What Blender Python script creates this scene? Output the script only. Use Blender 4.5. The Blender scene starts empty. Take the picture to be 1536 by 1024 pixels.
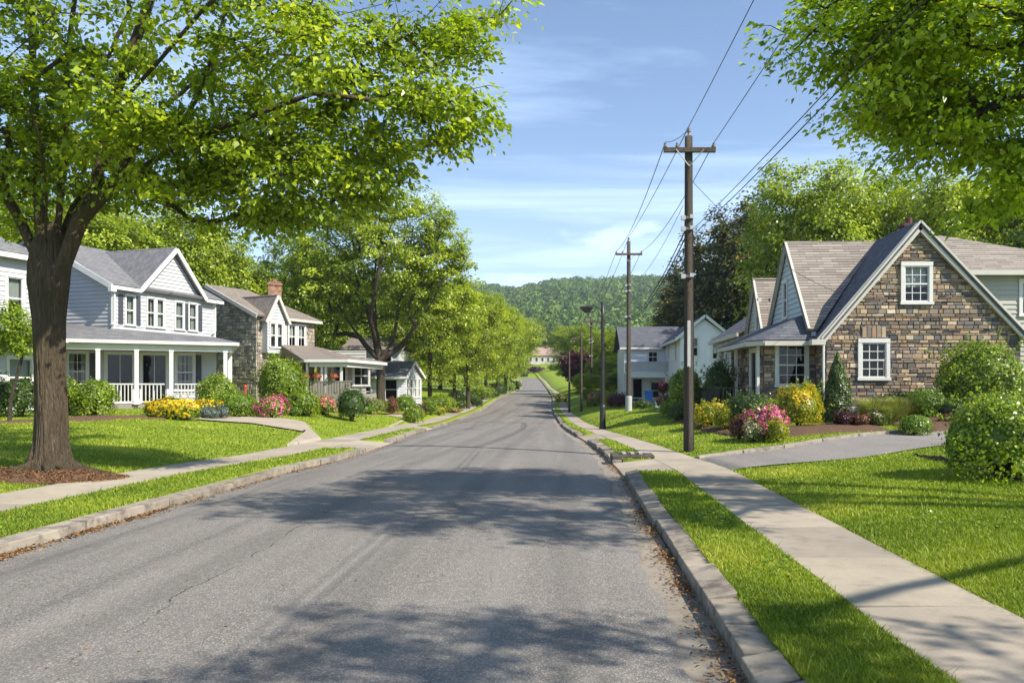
import bpy, math, random
import numpy as np
from mathutils import Vector, Matrix
from math import radians, sin, cos, pi, sqrt
R = random.Random(7)
NR = np.random.default_rng(11)
S = bpy.context.scene
COL = S.collection
F, CX, CY, CH = 1150.0, 853.0, 580.0, 1.8      # focal length in photo pixels, vanishing point, eye height

def P(px, py, Y):
    return Vector(((px - CX) / F * Y, Y, CH - (py - CY) / F * Y))

# ------------------------------------------------------------------ road lines
TY = [-30, 0, 8, 14.7, 19.5, 26, 32, 40, 53, 70, 103, 150, 221, 300, 330, 420]
TRL = [-6.0, -6.02, -6.02, -5.9, -5.9, -6.15, -6.6, -7.1, -7.7, -8.35, -9.2, -10.7, -13.5, -19, -24, -60]
TRR = [1.1, 1.1, 1.1, 1.1, 1.05, .75, .3, -.2, -.69, -1.4, -2.2, -3.7, -6.3, -12, -17, -53]
TZ = [0, 0, 0, 0, -.1, -.18, -.26, -.4, -.62, -.6, .25, .7, 1.3, 5.2, 7.0, 12.0]
FY = np.arange(-30, 420.1, .5)
def herm(xs, ys):
    xs = np.array(xs, float); ys = np.array(ys, float)
    d = np.diff(ys) / np.diff(xs)
    m = np.zeros(len(xs)); m[0] = d[0]; m[-1] = d[-1]
    for i in range(1, len(xs) - 1):
        m[i] = 0 if d[i-1] * d[i] < 0 else 2 * d[i-1] * d[i] / (d[i-1] + d[i] + 1e-12) if d[i-1] * d[i] > 0 else 0
    k = np.clip(np.searchsorted(xs, FY, side='right') - 1, 0, len(xs) - 2)
    h = xs[k+1] - xs[k]; t = (FY - xs[k]) / h
    return (2*t**3 - 3*t**2 + 1) * ys[k] + (t**3 - 2*t**2 + t) * h * m[k] + (-2*t**3 + 3*t**2) * ys[k+1] + (t**3 - t**2) * h * m[k+1]
_RL, _RR, _ZR = herm(TY, TRL), herm(TY, TRR), herm(TY, TZ)
def RL(Y): return np.interp(Y, FY, _RL)
def RR(Y): return np.interp(Y, FY, _RR)
def ZR(Y):
    z = np.interp(Y, FY, _ZR)
    return z
def RSo(Y): return RR(Y) + np.interp(Y, [15, 32], [1.04, .72])      # verge / pavement line, right
def RWo(Y): return RR(Y) + np.interp(Y, [15, 33], [2.12, 1.55])     # outer pavement line, right
def LSo(Y): return RL(Y) - np.interp(Y, [12, 26, 33], [1.52, 1.15, .9])
def LWo(Y): return RL(Y) - np.interp(Y, [12, 26, 33], [2.8, 2.35, 2.05])
KW = .24
APR = (15.2, 18.4)      # right driveway where it meets the kerb
APL = (22.6, 26.6)      # left driveway
APL2 = (37.5, 40.0)
APR2 = (27.2, 31.0)
def sm(t):
    t = np.clip(t, 0, 1); return t*t*(3-2*t)
def hill(X, Y):
    h = np.interp(Y, [300, 345, 480, 700, 880, 1000, 1600], [0, 3, 24, 64, 98, 103, 90])
    w = 1 + .05*np.sin(X/90.0+1) + .035*np.sin(X/37.0) + .02*np.sin(X/17.0+2)
    return h * w
def zg(X, Y):
    X = np.asarray(X, float); Y = np.asarray(Y, float)
    z = ZR(np.minimum(Y, 345)) + 0.0
    rl, rr = RL(Y), RR(Y)
    road = (X > rl) & (X < rr)
    dr = X - RWo(Y); dl = LWo(Y) - X
    Ar = np.interp(Y, [5, 17, 23, 28, 39, 54, 100, 300], [.5, .5, .85, 1.1, 1.2, .9, 1.0, 1.5])
    Lr = np.interp(Y, [5, 23, 28, 39], [8, 7, 6, 2.2])
    Al = np.interp(Y, [5, 14, 20, 33, 46, 60, 100, 300], [.5, .5, .75, 1.15, 1.7, 1.2, 1.2, 1.5])
    Ll = np.interp(Y, [5, 33, 46], [7, 8, 5])
    z = z + np.where(road, -.14, .14)
    z = z + np.where(dr > 0, Ar * (1 - np.exp(-np.maximum(dr, 0) / Lr)), 0)
    z = z + np.where(dl > 0, Al * (1 - np.exp(-np.maximum(dl, 0) / Ll)), 0)
    # gentle lumps of the lawns
    off = np.minimum(np.maximum(np.maximum(dr, dl), 0), 3) / 3
    z = z + off * .035 * (np.sin(X*.9 + Y*.35) + np.sin(Y*.7 - X*.3))
    # driveway aprons dip the verge
    ap = (((Y > APR[0]) & (Y < APR[1])) | ((Y > APR2[0]) & (Y < APR2[1]))) & (X >= rr) & (dr < .1)
    ap |= (((Y > APL[0]) & (Y < APL[1])) | ((Y > APL2[0]) & (Y < APL2[1]))) & (X <= rl) & (dl < .1)
    z = z - np.where(ap, .12, 0)
    walk = ((dr <= 0) & (X > RSo(Y))) | ((dl <= 0) & (X < LSo(Y)))
    z = z - np.where(walk, .03, 0)
    kb = ((X > rr-.02) & (X < rr+KW-.01)) | ((X < rl+.02) & (X > rl-KW+.01))
    z = z - np.where(kb, .27, 0)
    return z + hill(X, Y)
def zs(x, y): return float(zg(x, y))
def G(px, py):
    ys = np.concatenate([np.arange(3, 60, .05), np.arange(60, 1200, .5)])
    xs = (px - CX) / F * ys; zz = CH - (py - CY) / F * ys
    k = np.argmax(zz < zg(xs, ys))
    if k == 0: k = len(ys) - 1
    return Vector((xs[k], ys[k], float(zg(xs[k], ys[k]))))

# ------------------------------------------------------------------ objects
def tag(o, label=None, cat=None, group=None, kind=None):
    if label: o['label'] = label
    if cat: o['category'] = cat
    if group: o['group'] = group
    if kind: o['kind'] = kind
    return o
def empty(name, loc, label, cat, group=None, rz=0):
    o = bpy.data.objects.new(name, None); COL.objects.link(o)
    o.location = loc; o.rotation_euler = (0, 0, rz); o.empty_display_size = .2
    return tag(o, label, cat, group)
def wmat(o):
    m = Matrix.LocRotScale(o.location, o.rotation_euler, o.scale)
    return wmat(o.parent) @ m if o.parent else m
class MB:
    def __init__(s): s.v = []; s.f = []; s.mi = []; s.uv = []; s.col = []; s.cur = 0; s.c = (1, 1, 1, 1)
    def face(s, idx, uv=None):
        s.f.append(idx); s.mi.append(s.cur); s.uv.append(uv); s.col.append(s.c)
    def pts(s, ps):
        b = len(s.v); s.v.extend([tuple(p) for p in ps]); return b
    def poly(s, ps, uv=None):
        b = s.pts(ps); s.face(tuple(range(b, b+len(ps))), uv)
    def hexa(s, a):     # a: 4 bottom (ccw from above), 4 top
        b = s.pts(a)
        for q in ((3,2,1,0), (4,5,6,7), (0,1,5,4), (1,2,6,5), (2,3,7,6), (3,0,4,7)):
            s.face(tuple(b+i for i in q))
    def box(s, c, d, rz=0):
        cx, cy, cz = c; x, y, z = d[0]/2, d[1]/2, d[2]/2; C, N = cos(rz), sin(rz)
        s.hexa([(cx + a*C - b*N, cy + a*N + b*C, cz + e) for e in (-z, z) for a, b in ((-x,-y), (x,-y), (x,y), (-x,y))])
    def beam(s, p, q, w, h, up=(0, 0, 1)):
        p, q = Vector(p), Vector(q); d = (q-p).normalized(); sd = d.cross(Vector(up))
        if sd.length < 1e-4: sd = Vector((1, 0, 0))
        sd.normalize(); u = sd.cross(d); a, b = sd*w/2, u*h/2
        s.hexa([p-a-b, p+a-b, q+a-b, q-a-b, p-a+b, p+a+b, q+a+b, q-a+b])
    def tube(s, path, rad, n=8, cap=True, wob=0):
        path = [Vector(p) for p in path]; k = len(path)
        if not hasattr(rad, '__len__'): rad = [rad]*k
        base = len(s.v); ref = Vector((0.3, 1, 0.1))
        for i, p in enumerate(path):
            d = (path[min(i+1, k-1)] - path[max(i-1, 0)])
            d = d.normalized() if d.length > 1e-9 else Vector((0, 0, 1))
            a = d.cross(ref)
            if a.length < .1: a = d.cross(Vector((1, 0, 0)))
            a.normalize(); b = d.cross(a); ref = b.cross(d) if False else ref
            for j in range(n):
                t = 2*pi*j/n; r = rad[i]*(1 + (R.uniform(-wob, wob) if wob else 0))
                s.v.append(tuple(p + a*(cos(t)*r) + b*(sin(t)*r)))
        for i in range(k-1):
            for j in range(n):
                s.face((base+i*n+j, base+(i+1)*n+j, base+(i+1)*n+(j+1) % n, base+i*n+(j+1) % n))
        if cap:
            s.face(tuple(base+j for j in range(n))); s.face(tuple(base+(k-1)*n+j for j in range(n-1, -1, -1)))
    def lathe(s, c, prof, n=12):
        b = len(s.v); c = Vector(c)
        for r, z in prof:
            for j in range(n):
                t = 2*pi*j/n; s.v.append((c.x + r*cos(t), c.y + r*sin(t), c.z + z))
        for i in range(len(prof)-1):
            for j in range(n):
                s.face((b+i*n+j, b+i*n+(j+1) % n, b+(i+1)*n+(j+1) % n, b+(i+1)*n+j))
        s.face(tuple(b+j for j in range(n-1, -1, -1))); s.face(tuple(b+(len(prof)-1)*n+j for j in range(n)))
    def build(s, name, mats, parent=None, smooth=False, label=None, bevel=0):
        if not isinstance(mats, (list, tuple)): mats = [mats]
        me = bpy.data.meshes.new(name)
        vs = s.v
        if parent is not None:
            M = wmat(parent).inverted(); A = np.array(M)
            v = np.array(vs, float); v = v @ A[:3, :3].T + A[:3, 3]; vs = v.tolist()
        me.from_pydata(vs, [], s.f)
        for m in mats: me.materials.append(m)
        if len(mats) > 1: me.polygons.foreach_set('material_index', s.mi)
        if smooth: me.polygons.foreach_set('use_smooth', [True]*len(s.f))
        if any(u is not None for u in s.uv):
            lay = me.uv_layers.new(name='UVMap'); L = []
            for f, u in zip(s.f, s.uv): L.extend([c for p in (u or [(0, 0)]*len(f)) for c in p])
            lay.data.foreach_set('uv', L)
        if any(c != (1, 1, 1, 1) for c in s.col):
            at = me.color_attributes.new(name='tint', type='FLOAT_COLOR', domain='CORNER'); L = []
            for f, c in zip(s.f, s.col): L.extend(list(c)*len(f))
            at.data.foreach_set('color', L)
        me.update()
        o = bpy.data.objects.new(name, me); COL.objects.link(o)
        if parent is not None: o.parent = parent
        if label: o['label'] = label
        if bevel:
            b = o.modifiers.new('bevel', 'BEVEL'); b.width = bevel; b.segments = 2; b.limit_method = 'ANGLE'
        return o

def npmesh(name, V, Fq, mat, parent=None, attrs=None, smooth=False):
    """V (n,3), Fq (m,k) faces of k corners each"""
    me = bpy.data.meshes.new(name)
    if parent is not None:
        A = np.array(wmat(parent).inverted()); V = V @ A[:3, :3].T + A[:3, 3]
    m, k = Fq.shape
    me.vertices.add(len(V)); me.vertices.foreach_set('co', V.astype(np.float32).ravel())
    me.loops.add(m*k); me.loops.foreach_set('vertex_index', Fq.astype(np.int32).ravel())
    me.polygons.add(m); me.polygons.foreach_set('loop_start', np.arange(0, m*k, k, dtype=np.int32))
    me.polygons.foreach_set('loop_total', np.full(m, k, dtype=np.int32))
    if smooth: me.polygons.foreach_set('use_smooth', np.ones(m, bool))
    me.update(calc_edges=True)
    for an, av in (attrs or {}).items():
        a = me.attributes.new(an, 'FLOAT', 'POINT'); a.data.foreach_set('value', av.astype(np.float32))
    me.materials.append(mat)
    o = bpy.data.objects.new(name, me); COL.objects.link(o)
    if parent is not None: o.parent = parent
    return o
def copy_tree(src, loc, rz, sc, label, group=None, name=None):
    r = src.copy(); COL.objects.link(r); r.location = loc; r.rotation_euler = (0, 0, rz)
    r.scale = sc if hasattr(sc, '__len__') else (sc, sc, sc); r['label'] = label
    if group: r['group'] = group
    for ch in list(src.children):
        c = ch.copy(); COL.objects.link(c); c.parent = r
        for g in ch.children:
            d = g.copy(); COL.objects.link(d); d.parent = c
    return r

# ------------------------------------------------------------------ materials
class N:
    def __init__(s, name):
        s.m = bpy.data.materials.new(name); s.m.use_nodes = True; s.t = s.m.node_tree; s.t.nodes.clear()
        s.out = s.add('ShaderNodeOutputMaterial')
    def add(s, ty, **k):
        n = s.t.nodes.new(ty)
        for a, b in k.items():
            if a.startswith('i_'):
                n.inputs[a[2:].replace('_', ' ')].default_value = b
            else: setattr(n, a, b)
        return n
    def ln(s, a, b): s.t.links.new(a, b)
    def co(s, kind='Object', scale=(1, 1, 1), rot=(0, 0, 0)):
        tc = s.add('ShaderNodeTexCoord'); mp = s.add('ShaderNodeMapping')
        mp.inputs['Scale'].default_value = scale; mp.inputs['Rotation'].default_value = rot
        s.ln(tc.outputs[kind], mp.inputs['Vector']); return mp.outputs['Vector']
    def noise(s, v, scale, detail=4, rough=.55, dist=0):
        n = s.add('ShaderNodeTexNoise'); n.inputs['Scale'].default_value = scale; n.inputs['Detail'].default_value = detail
        n.inputs['Roughness'].default_value = rough; n.inputs['Distortion'].default_value = dist
        s.ln(v, n.inputs['Vector']); return n.outputs['Fac']
    def vor(s, v, scale, feat='F1', rnd=1):
        n = s.add('ShaderNodeTexVoronoi'); n.feature = feat; n.inputs['Scale'].default_value = scale
        n.inputs['Randomness'].default_value = rnd; s.ln(v, n.inputs['Vector']); return n
    def ramp(s, fac, stops):
        r = s.add('ShaderNodeValToRGB'); e = r.color_ramp.elements
        while len(e) < len(stops): e.new(.5)
        for k, (p, c) in zip(e, stops):
            k.position = p; k.color = (c, c, c, 1) if not hasattr(c, '__len__') else (*c[:3], 1)
        s.ln(fac, r.inputs['Fac']); return r.outputs['Color']
    def mix(s, a, b, fac, mode='MIX'):
        m = s.add('ShaderNodeMix'); m.data_type = 'RGBA'; m.blend_type = mode; m.clamp_factor = True
        for sock, val in ((m.inputs[6], a), (m.inputs[7], b), (m.inputs[0], fac)):
            if isinstance(val, bpy.types.NodeSocket): s.ln(val, sock)
            elif hasattr(val, '__len__'): sock.default_value = (*val[:3], 1)
            else: sock.default_value = val
        return m.outputs[2]
    def math(s, op, a, b=0, c=None):
        m = s.add('ShaderNodeMath'); m.operation = op
        for i, v in enumerate((a, b) if c is None else (a, b, c)):
            if isinstance(v, bpy.types.NodeSocket): s.ln(v, m.inputs[i])
            else: m.inputs[i].default_value = v
        return m.outputs[0]
    def attr(s, name, out='Fac'):
        a = s.add('ShaderNodeAttribute'); a.attribute_name = name; return a.outputs[out]
    def bump(s, h, strength=.3, dist=.01):
        b = s.add('ShaderNodeBump'); b.inputs['Strength'].default_value = strength; b.inputs['Distance'].default_value = dist
        s.ln(h, b.inputs['Height']); return b.outputs['Normal']
    def bsdf(s, col, rough=.8, normal=None, spec=.3, metal=0):
        p = s.add('ShaderNodeBsdfPrincipled')
        if isinstance(col, bpy.types.NodeSocket): s.ln(col, p.inputs['Base Color'])
        else: p.inputs['Base Color'].default_value = (*col[:3], 1)
        if isinstance(rough, bpy.types.NodeSocket): s.ln(rough, p.inputs['Roughness'])
        else: p.inputs['Roughness'].default_value = rough
        p.inputs['Specular IOR Level'].default_value = spec; p.inputs['Metallic'].default_value = metal
        if normal is not None: s.ln(normal, p.inputs['Normal'])
        return p.outputs[0]
    def done(s, sh): s.ln(sh, s.out.inputs['Surface']); return s.m

def m_plain(name, a, b, rough=.7, scale=3, bump=0, spec=.3, fine=40, kind='Object', stretch=(1, 1, 1), metal=0):
    n = N(name); v = n.co(kind, stretch)
    f = n.noise(v, scale, 5, .6); f2 = n.noise(v, fine, 3, .6)
    c = n.mix(a, b, n.ramp(f, [(.3, 0), (.7, 1)])); c = n.mix(c, n.mix(a, b, .5), n.math('MULTIPLY', f2, .4))
    c = n.mix(c, (.5, .5, .5), n.math('MULTIPLY', n.ramp(f2, [(.35, 0), (.7, 1)]), .12), 'OVERLAY')
    return n.done(n.bsdf(c, rough, n.bump(f2, bump, .01) if bump else None, spec, metal))

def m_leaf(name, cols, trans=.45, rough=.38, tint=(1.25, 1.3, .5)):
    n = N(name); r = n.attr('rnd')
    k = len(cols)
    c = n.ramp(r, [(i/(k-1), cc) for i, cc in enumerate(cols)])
    d = n.bsdf(c, rough, None, .5)
    t = n.add('ShaderNodeBsdfTranslucent'); n.ln(n.mix(c, tint, 1.0, 'MULTIPLY'), t.inputs['Color'])
    mx = n.add('ShaderNodeMixShader'); mx.inputs[0].default_value = trans
    n.ln(d, mx.inputs[1]); n.ln(t.outputs[0], mx.inputs[2]); return n.done(mx.outputs[0])

def m_asphalt(name, a, b, crack=True):
    n = N(name); v = n.co('Object')
    sp = n.vor(v, 95); g = n.noise(v, 160, 2, .7); big = n.noise(v, .35, 5, .6, .5); med = n.noise(v, 3.0, 4, .6)
    c = n.mix(a, b, n.ramp(big, [(.3, 0), (.7, 1)]))
    c = n.mix(c, (.44, .41, .375), n.math('MULTIPLY', n.ramp(sp.outputs['Color'], [(.5, 0), (.95, 1)]), .75))
    c = n.mix(c, (.06, .057, .056), n.math('MULTIPLY', n.ramp(g, [(.3, 1), (.5, 0)]), .85))
    c = n.mix(c, (.155, .143, .13), n.math('MULTIPLY', n.ramp(med, [(.5, 0), (.75, 1)]), .35))
    lv = n.co('Object', (1, .06, 1)); ln_ = n.noise(lv, 1.6, 4, .6)        # wear along the wheel lines
    c = n.mix(c, (.32, .295, .265), n.math('MULTIPLY', n.ramp(ln_, [(.45, 0), (.75, 1)]), .35))
    h = n.math('ADD', n.math('MULTIPLY', sp.outputs['Distance'], 1.0), n.math('MULTIPLY', g, .6))
    if crack:
        tc = n.add('ShaderNodeTexCoord'); sx = n.add('ShaderNodeSeparateXYZ'); n.ln(tc.outputs['Object'], sx.inputs[0])
        wp = n.math('SINE', n.math('MULTIPLY', n.math('ADD', sx.outputs['X'], n.math('MULTIPLY', n.noise(n.co('Object', (1, .15, 1)), .7, 3), .9)), 3.6)); c = n.mix(c, (.10, .093, .086), n.math('MULTIPLY', n.ramp(wp, [(.55, 0), (.95, 1)]), .30))
        wv = n.noise(n.co('Object', (1, 1, 1)), 1.3, 6, .65)
        x = n.math('ADD', sx.outputs['X'], n.math('MULTIPLY', n.math('SUBTRACT', wv, .5), .42))
        yc = n.math('MULTIPLY', sx.outputs['Y'], -.045)
        line = n.math('ABSOLUTE', n.math('ADD', n.math('SUBTRACT', x, yc), 2.92))
        brk = n.ramp(n.noise(v, 1.6, 4), [(.42, 0), (.58, .9)])
        st_ = n.noise(n.co('Object', (1, .5, 1)), .8, 5, .7); c = n.mix(c, (.075, .07, .066), n.math('MULTIPLY', n.ramp(st_, [(.58, 0), (.72, 1)]), .38)); c = n.mix(c, (.30, .28, .255), n.math('MULTIPLY', n.ramp(n.noise(v, 14, 4, .7), [(.52, 0), (.72, 1)]), .35))
        m1 = n.math('MULTIPLY', n.ramp(line, [(.002, 1), (.011, 0)]), brk)
        wob = n.add('ShaderNodeVectorMath'); wob.operation = 'ADD'; nz = n.add('ShaderNodeTexNoise'); nz.inputs['Scale'].default_value = 1.7; nz.inputs['Detail'].default_value = 5
        n.ln(v, nz.inputs['Vector']); n.ln(v, wob.inputs[0]); n.ln(nz.outputs['Color'], wob.inputs[1])
        vc = n.vor(wob.outputs[0], .28, 'DISTANCE_TO_EDGE')
        m2 = n.math('MULTIPLY', n.ramp(vc.outputs['Distance'], [(.0012, 1), (.004, 0)]), n.ramp(n.noise(v, .21, 2), [(.5, 0), (.6, .8)]))
        cr = n.math('MAXIMUM', m1, n.math('MULTIPLY', m2, .25))
        c = n.mix(c, (.025, .024, .024), cr); h = n.math('SUBTRACT', h, n.math('MULTIPLY', cr, 2))
    return n.done(n.bsdf(c, .88, n.bump(h, .55, .006), .25))

def m_concrete(name, a, b, dark=(.16, .14, .12), tint=True, st=.5):
    n = N(name); v = n.co('Object')
    f = n.noise(v, .9, 6, .6); g = n.noise(v, 60, 3, .7); s_ = n.noise(v, 4.5, 5, .65)
    c = n.mix(a, b, n.ramp(f, [(.3, 0), (.72, 1)])); c = n.mix(c, dark, n.math('MULTIPLY', n.ramp(s_, [(.52-.12*(st-.5)*2, 0), (.8-.2*(st-.5)*2, 1)]), st))
    c = n.mix(c, (.12, .11, .10), n.math('MULTIPLY', n.ramp(g, [(.25, 1), (.42, 0)]), .45))
    c = n.mix(c, (.62, .58, .52), n.math('MULTIPLY', n.ramp(g, [(.6, 0), (.8, 1)]), .35))
    c = n.mix(c, n.attr('tint', 'Color'), .75, 'MULTIPLY') if tint else n.mix(c, (.8, .78, .74), .75, 'MULTIPLY')
    return n.done(n.bsdf(c, .88, n.bump(n.math('ADD', g, s_), .35, .006), .25))

def m_bark(name, a, b, scale=1.0):
    n = N(name); v = n.co('Object', (1, 1, .13)); v2 = n.co('Object')
    v = n.co('Object', (1, 1, .10)); r = n.vor(n.co('Object', (1, 1, .22)), 24*scale, 'DISTANCE_TO_EDGE'); nz = n.noise(v, 22*scale, 7, .72, 1.4); big = n.noise(v2, 1.1, 4)
    h = n.math('ADD', n.math('MULTIPLY', n.ramp(r.outputs['Distance'], [(0, 0), (.22, 1)]), .35), n.math('MULTIPLY', n.ramp(nz, [(.3, 0), (.65, 1)]), 1.6))
    c = n.mix(a, b, n.ramp(nz, [(.3, 0), (.68, 1)])); c = n.mix(c, (a[0]*.45, a[1]*.45, a[2]*.45), n.math('MULTIPLY', n.ramp(nz, [(.28, 1), (.45, 0)]), .85))
    c = n.mix(c, (.085, .10, .035), n.math('MULTIPLY', n.ramp(big, [(.5, 0), (.75, 1)]), .45))
    return n.done(n.bsdf(c, .95, n.bump(h, 1.0, .055), .15))

def m_shingle(name, cols, course=.14, wide=.3, dark=.6, ew=.22, es=.75):
    n = N(name); v = n.co('UV')
    b = n.add('ShaderNodeTexBrick'); b.offset = .37; b.offset_frequency = 2; b.squash = 1
    b.inputs['Scale'].default_value = 1; b.inputs['Brick Width'].default_value = wide; b.inputs['Row Height'].default_value = course
    b.inputs['Mortar Size'].default_value = .008; b.inputs['Mortar Smooth'].default_value = .2; b.inputs['Bias'].default_value = 0
    b.inputs['Color1'].default_value = (0, 0, 0, 1); b.inputs['Color2'].default_value = (1, 1, 1, 1); b.inputs['Mortar'].default_value = (.5, .5, .5, 1)
    n.ln(v, b.inputs['Vector'])
    wide_n = n.noise(n.co('UV', (.6, 3.0, 1)), 1.5, 5, .6); fine = n.noise(v, 45, 3, .7)
    f = n.math('ADD', n.math('MULTIPLY', b.outputs['Color'], .34), n.math('ADD', n.math('MULTIPLY', wide_n, .4), n.math('MULTIPLY', fine, .26)))
    c = n.ramp(f, [(.15, cols[0]), (.5, cols[1]), (.85, cols[2])])
    c = n.mix(c, tuple(x*dark*.5 for x in cols[0]), n.math('MULTIPLY', b.outputs['Fac'], .8))
    c = n.mix(c, (.5, .5, .5), n.math('MULTIPLY', fine, .12))
    # each course steps down at its lower edge
    sx = n.add('ShaderNodeSeparateXYZ'); n.ln(v, sx.inputs[0])
    saw = n.math('FRACT', n.math('DIVIDE', sx.outputs['Y'], course))
    h = n.math('ADD', n.math('SUBTRACT', 1, saw), n.math('MULTIPLY', b.outputs['Color'], .3))
    edge = n.ramp(saw, [(0, 1), (ew, 0)])
    c = n.mix(c, tuple(x*.4 for x in cols[0]), n.math('MULTIPLY', edge, es))
    return n.done(n.bsdf(c, .9, n.bump(h, .6, .02), .2))

def m_tint(name, rough=.85, noise=18, amt=.35, bump=.5):
    n = N(name); v = n.co('Object'); f = n.noise(v, noise, 5, .65); g = n.noise(v, noise*5, 3, .6)
    c = n.mix(n.attr('tint', 'Color'), (.06, .05, .045), n.math('MULTIPLY', n.ramp(f, [(.35, 1), (.65, 0)]), amt))
    c = n.mix(c, (.45, .40, .33), n.math('MULTIPLY', n.ramp(g, [(.55, 0), (.8, 1)]), .22))
    return n.done(n.bsdf(c, rough, n.bump(f, bump, .015), .2))

def m_siding(name, a, b):
    n = N(name); v = n.co('Object'); f = n.noise(v, .8, 5, .6); s_ = n.noise(n.co('Object', (1, 1, .15)), 6, 4, .6)
    c = n.mix(a, b, n.ramp(f, [(.35, 0), (.75, 1)])); c = n.mix(c, tuple(x*.75 for x in a), n.math('MULTIPLY', n.ramp(s_, [(.55, 0), (.85, 1)]), .35))
    return n.done(n.bsdf(c, .55, None, .3))

def m_glass(name):
    n = N(name); fr = n.add('ShaderNodeFresnel'); fr.inputs['IOR'].default_value = 1.5
    wob = n.noise(n.co('Object'), 2.2, 2); nm = n.bump(wob, .12, .02)
    gl = n.add('ShaderNodeBsdfGlossy'); gl.inputs['Roughness'].default_value = .02; gl.inputs['Color'].default_value = (.95, .97, 1, 1); n.ln(nm, gl.inputs['Normal'])
    tr = n.add('ShaderNodeBsdfTransparent'); tr.inputs['Color'].default_value = (.62, .67, .66, 1)
    mx = n.add('ShaderNodeMixShader'); n.ln(n.math('MULTIPLY', n.math('ADD', fr.outputs[0], .04), .42), mx.inputs[0]); n.ln(tr.outputs[0], mx.inputs[1]); n.ln(gl.outputs[0], mx.inputs[2])
    return n.done(mx.outputs[0])

def m_grass(name):
    n = N(name); v = n.co('Object'); f = n.noise(v, .5, 5, .6); g = n.noise(v, 9, 5, .7); h = n.noise(v, 70, 3, .7)
    st = n.noise(n.co('Object', (.35, 2.2, 1)), 1.2, 4, .6)
    c = n.mix((.155, .215, .015), (.25, .325, .022), n.ramp(f, [(.3, 0), (.7, 1)])); c = n.mix(c, (.33, .37, .05), n.math('MULTIPLY', n.ramp(g, [(.5, 0), (.8, 1)]), .5))
    c = n.mix(c, (.075, .12, .012), n.math('MULTIPLY', n.ramp(h, [(.3, 1), (.55, 0)]), .5))
    c = n.mix(c, (.22, .29, .035), n.math('MULTIPLY', n.ramp(st, [(.5, 0), (.75, 1)]), .4))
    return n.done(n.bsdf(c, .9, n.bump(n.math('ADD', h, g), .7, .03), .15))

def m_brick(name):
    n = N(name); tc = n.add('ShaderNodeTexCoord'); sx = n.add('ShaderNodeSeparateXYZ'); n.ln(tc.outputs['Object'], sx.inputs[0]); cb = n.add('ShaderNodeCombineXYZ')
    n.ln(n.math('ADD', sx.outputs['X'], sx.outputs['Y']), cb.inputs[0]); n.ln(sx.outputs['Z'], cb.inputs[1])
    b = n.add('ShaderNodeTexBrick'); b.inputs['Scale'].default_value = 1; b.inputs['Brick Width'].default_value = .23; b.inputs['Row Height'].default_value = .085; b.inputs['Mortar Size'].default_value = .01
    b.inputs['Color1'].default_value = (.20, .07, .035, 1); b.inputs['Color2'].default_value = (.40, .19, .09, 1); b.inputs['Mortar'].default_value = (.30, .27, .23, 1); n.ln(cb.outputs[0], b.inputs['Vector'])
    c = n.mix(b.outputs['Color'], (.08, .05, .04), n.math('MULTIPLY', n.ramp(n.noise(n.co('Object'), 5, 4), [(.4, 0), (.7, 1)]), .5))
    return n.done(n.bsdf(c, .9, n.bump(b.outputs['Fac'], -.4, .01)))
M = {}
M['asphalt'] = m_asphalt('asphalt', (.130, .119, .107), (.170, .157, .141))
M['drive'] = m_asphalt('drive_asphalt', (.165, .150, .135), (.225, .208, .188), False)
M['walk'] = m_concrete('walk_concrete', (.46, .40, .32), (.36, .315, .26), tint=False)
M['concrete'] = m_concrete('concrete', (.44, .385, .31), (.31, .27, .22))
M['kerb'] = m_concrete('kerb_stone', (.42, .37, .30), (.22, .195, .16), (.075, .066, .055), True, .8)
M['gutter'] = m_concrete('gutter_concrete', (.36, .32, .27), (.22, .195, .165), (.10, .085, .065), False)
M['grassbase'] = m_grass('lawn')
M['mulch'] = m_plain('mulch', (.075, .045, .03), (.16, .10, .065), .95, 12, .9, .1, 60)
M['bark'] = m_bark('bark', (.115, .085, .055), (.23, .18, .125))
M['bark2'] = m_bark('bark_dark', (.085, .068, .052), (.16, .13, .10), 1.4)
M['white'] = m_plain('white_paint', (.66, .655, .63), (.58, .575, .55), .5, 2, 0, .3)
M['cream'] = m_plain('cream_paint', (.54, .52, .46), (.46, .44, .39), .5, 2, 0, .3)
M['siding'] = m_siding('white_siding', (.50, .51, .52), (.43, .44, .45))
M['siding_blue'] = m_siding('blue_siding', (.46, .53, .55), (.40, .47, .49))
M['siding_gray'] = m_siding('sage_siding', (.40, .40, .35), (.34, .34, .30))
M['siding_pale'] = m_siding('pale_siding', (.70, .72, .75), (.62, .64, .67))
M['roof_gray'] = m_shingle('gray_shingles', ((.09, .09, .10), (.16, .16, .165), (.25, .245, .24)))
M['roof_tan'] = m_shingle('tan_shingles', ((.14, .118, .097), (.25, .215, .18), (.38, .33, .275)), .155, .62, .6, .4, .85)
M['roof_slate'] = m_shingle('slate_shingles', ((.05, .055, .07), (.085, .09, .11), (.14, .145, .17)), .15, .3)
M['roof_brown'] = m_shingle('brown_shingles', ((.13, .105, .085), (.21, .175, .145), (.30, .255, .21)))
M['roof_red'] = m_shingle('rosy_shingles', ((.28, .17, .14), (.38, .25, .21), (.46, .32, .27)), .4, .8)
M['stone'] = m_tint('ledgestone')
M['mortar'] = m_plain('mortar', (.11, .095, .08), (.18, .16, .135), .95, 8, .5)
M['glass'] = m_glass('window_glass')
M['curtain'] = m_plain('curtain_cloth', (.75, .74, .70), (.62, .61, .58), .9, 6)
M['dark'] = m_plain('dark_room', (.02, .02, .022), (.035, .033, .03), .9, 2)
M['shutter'] = m_plain('shutter_paint', (.05, .055, .07), (.07, .075, .09), .6, 4)
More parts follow.
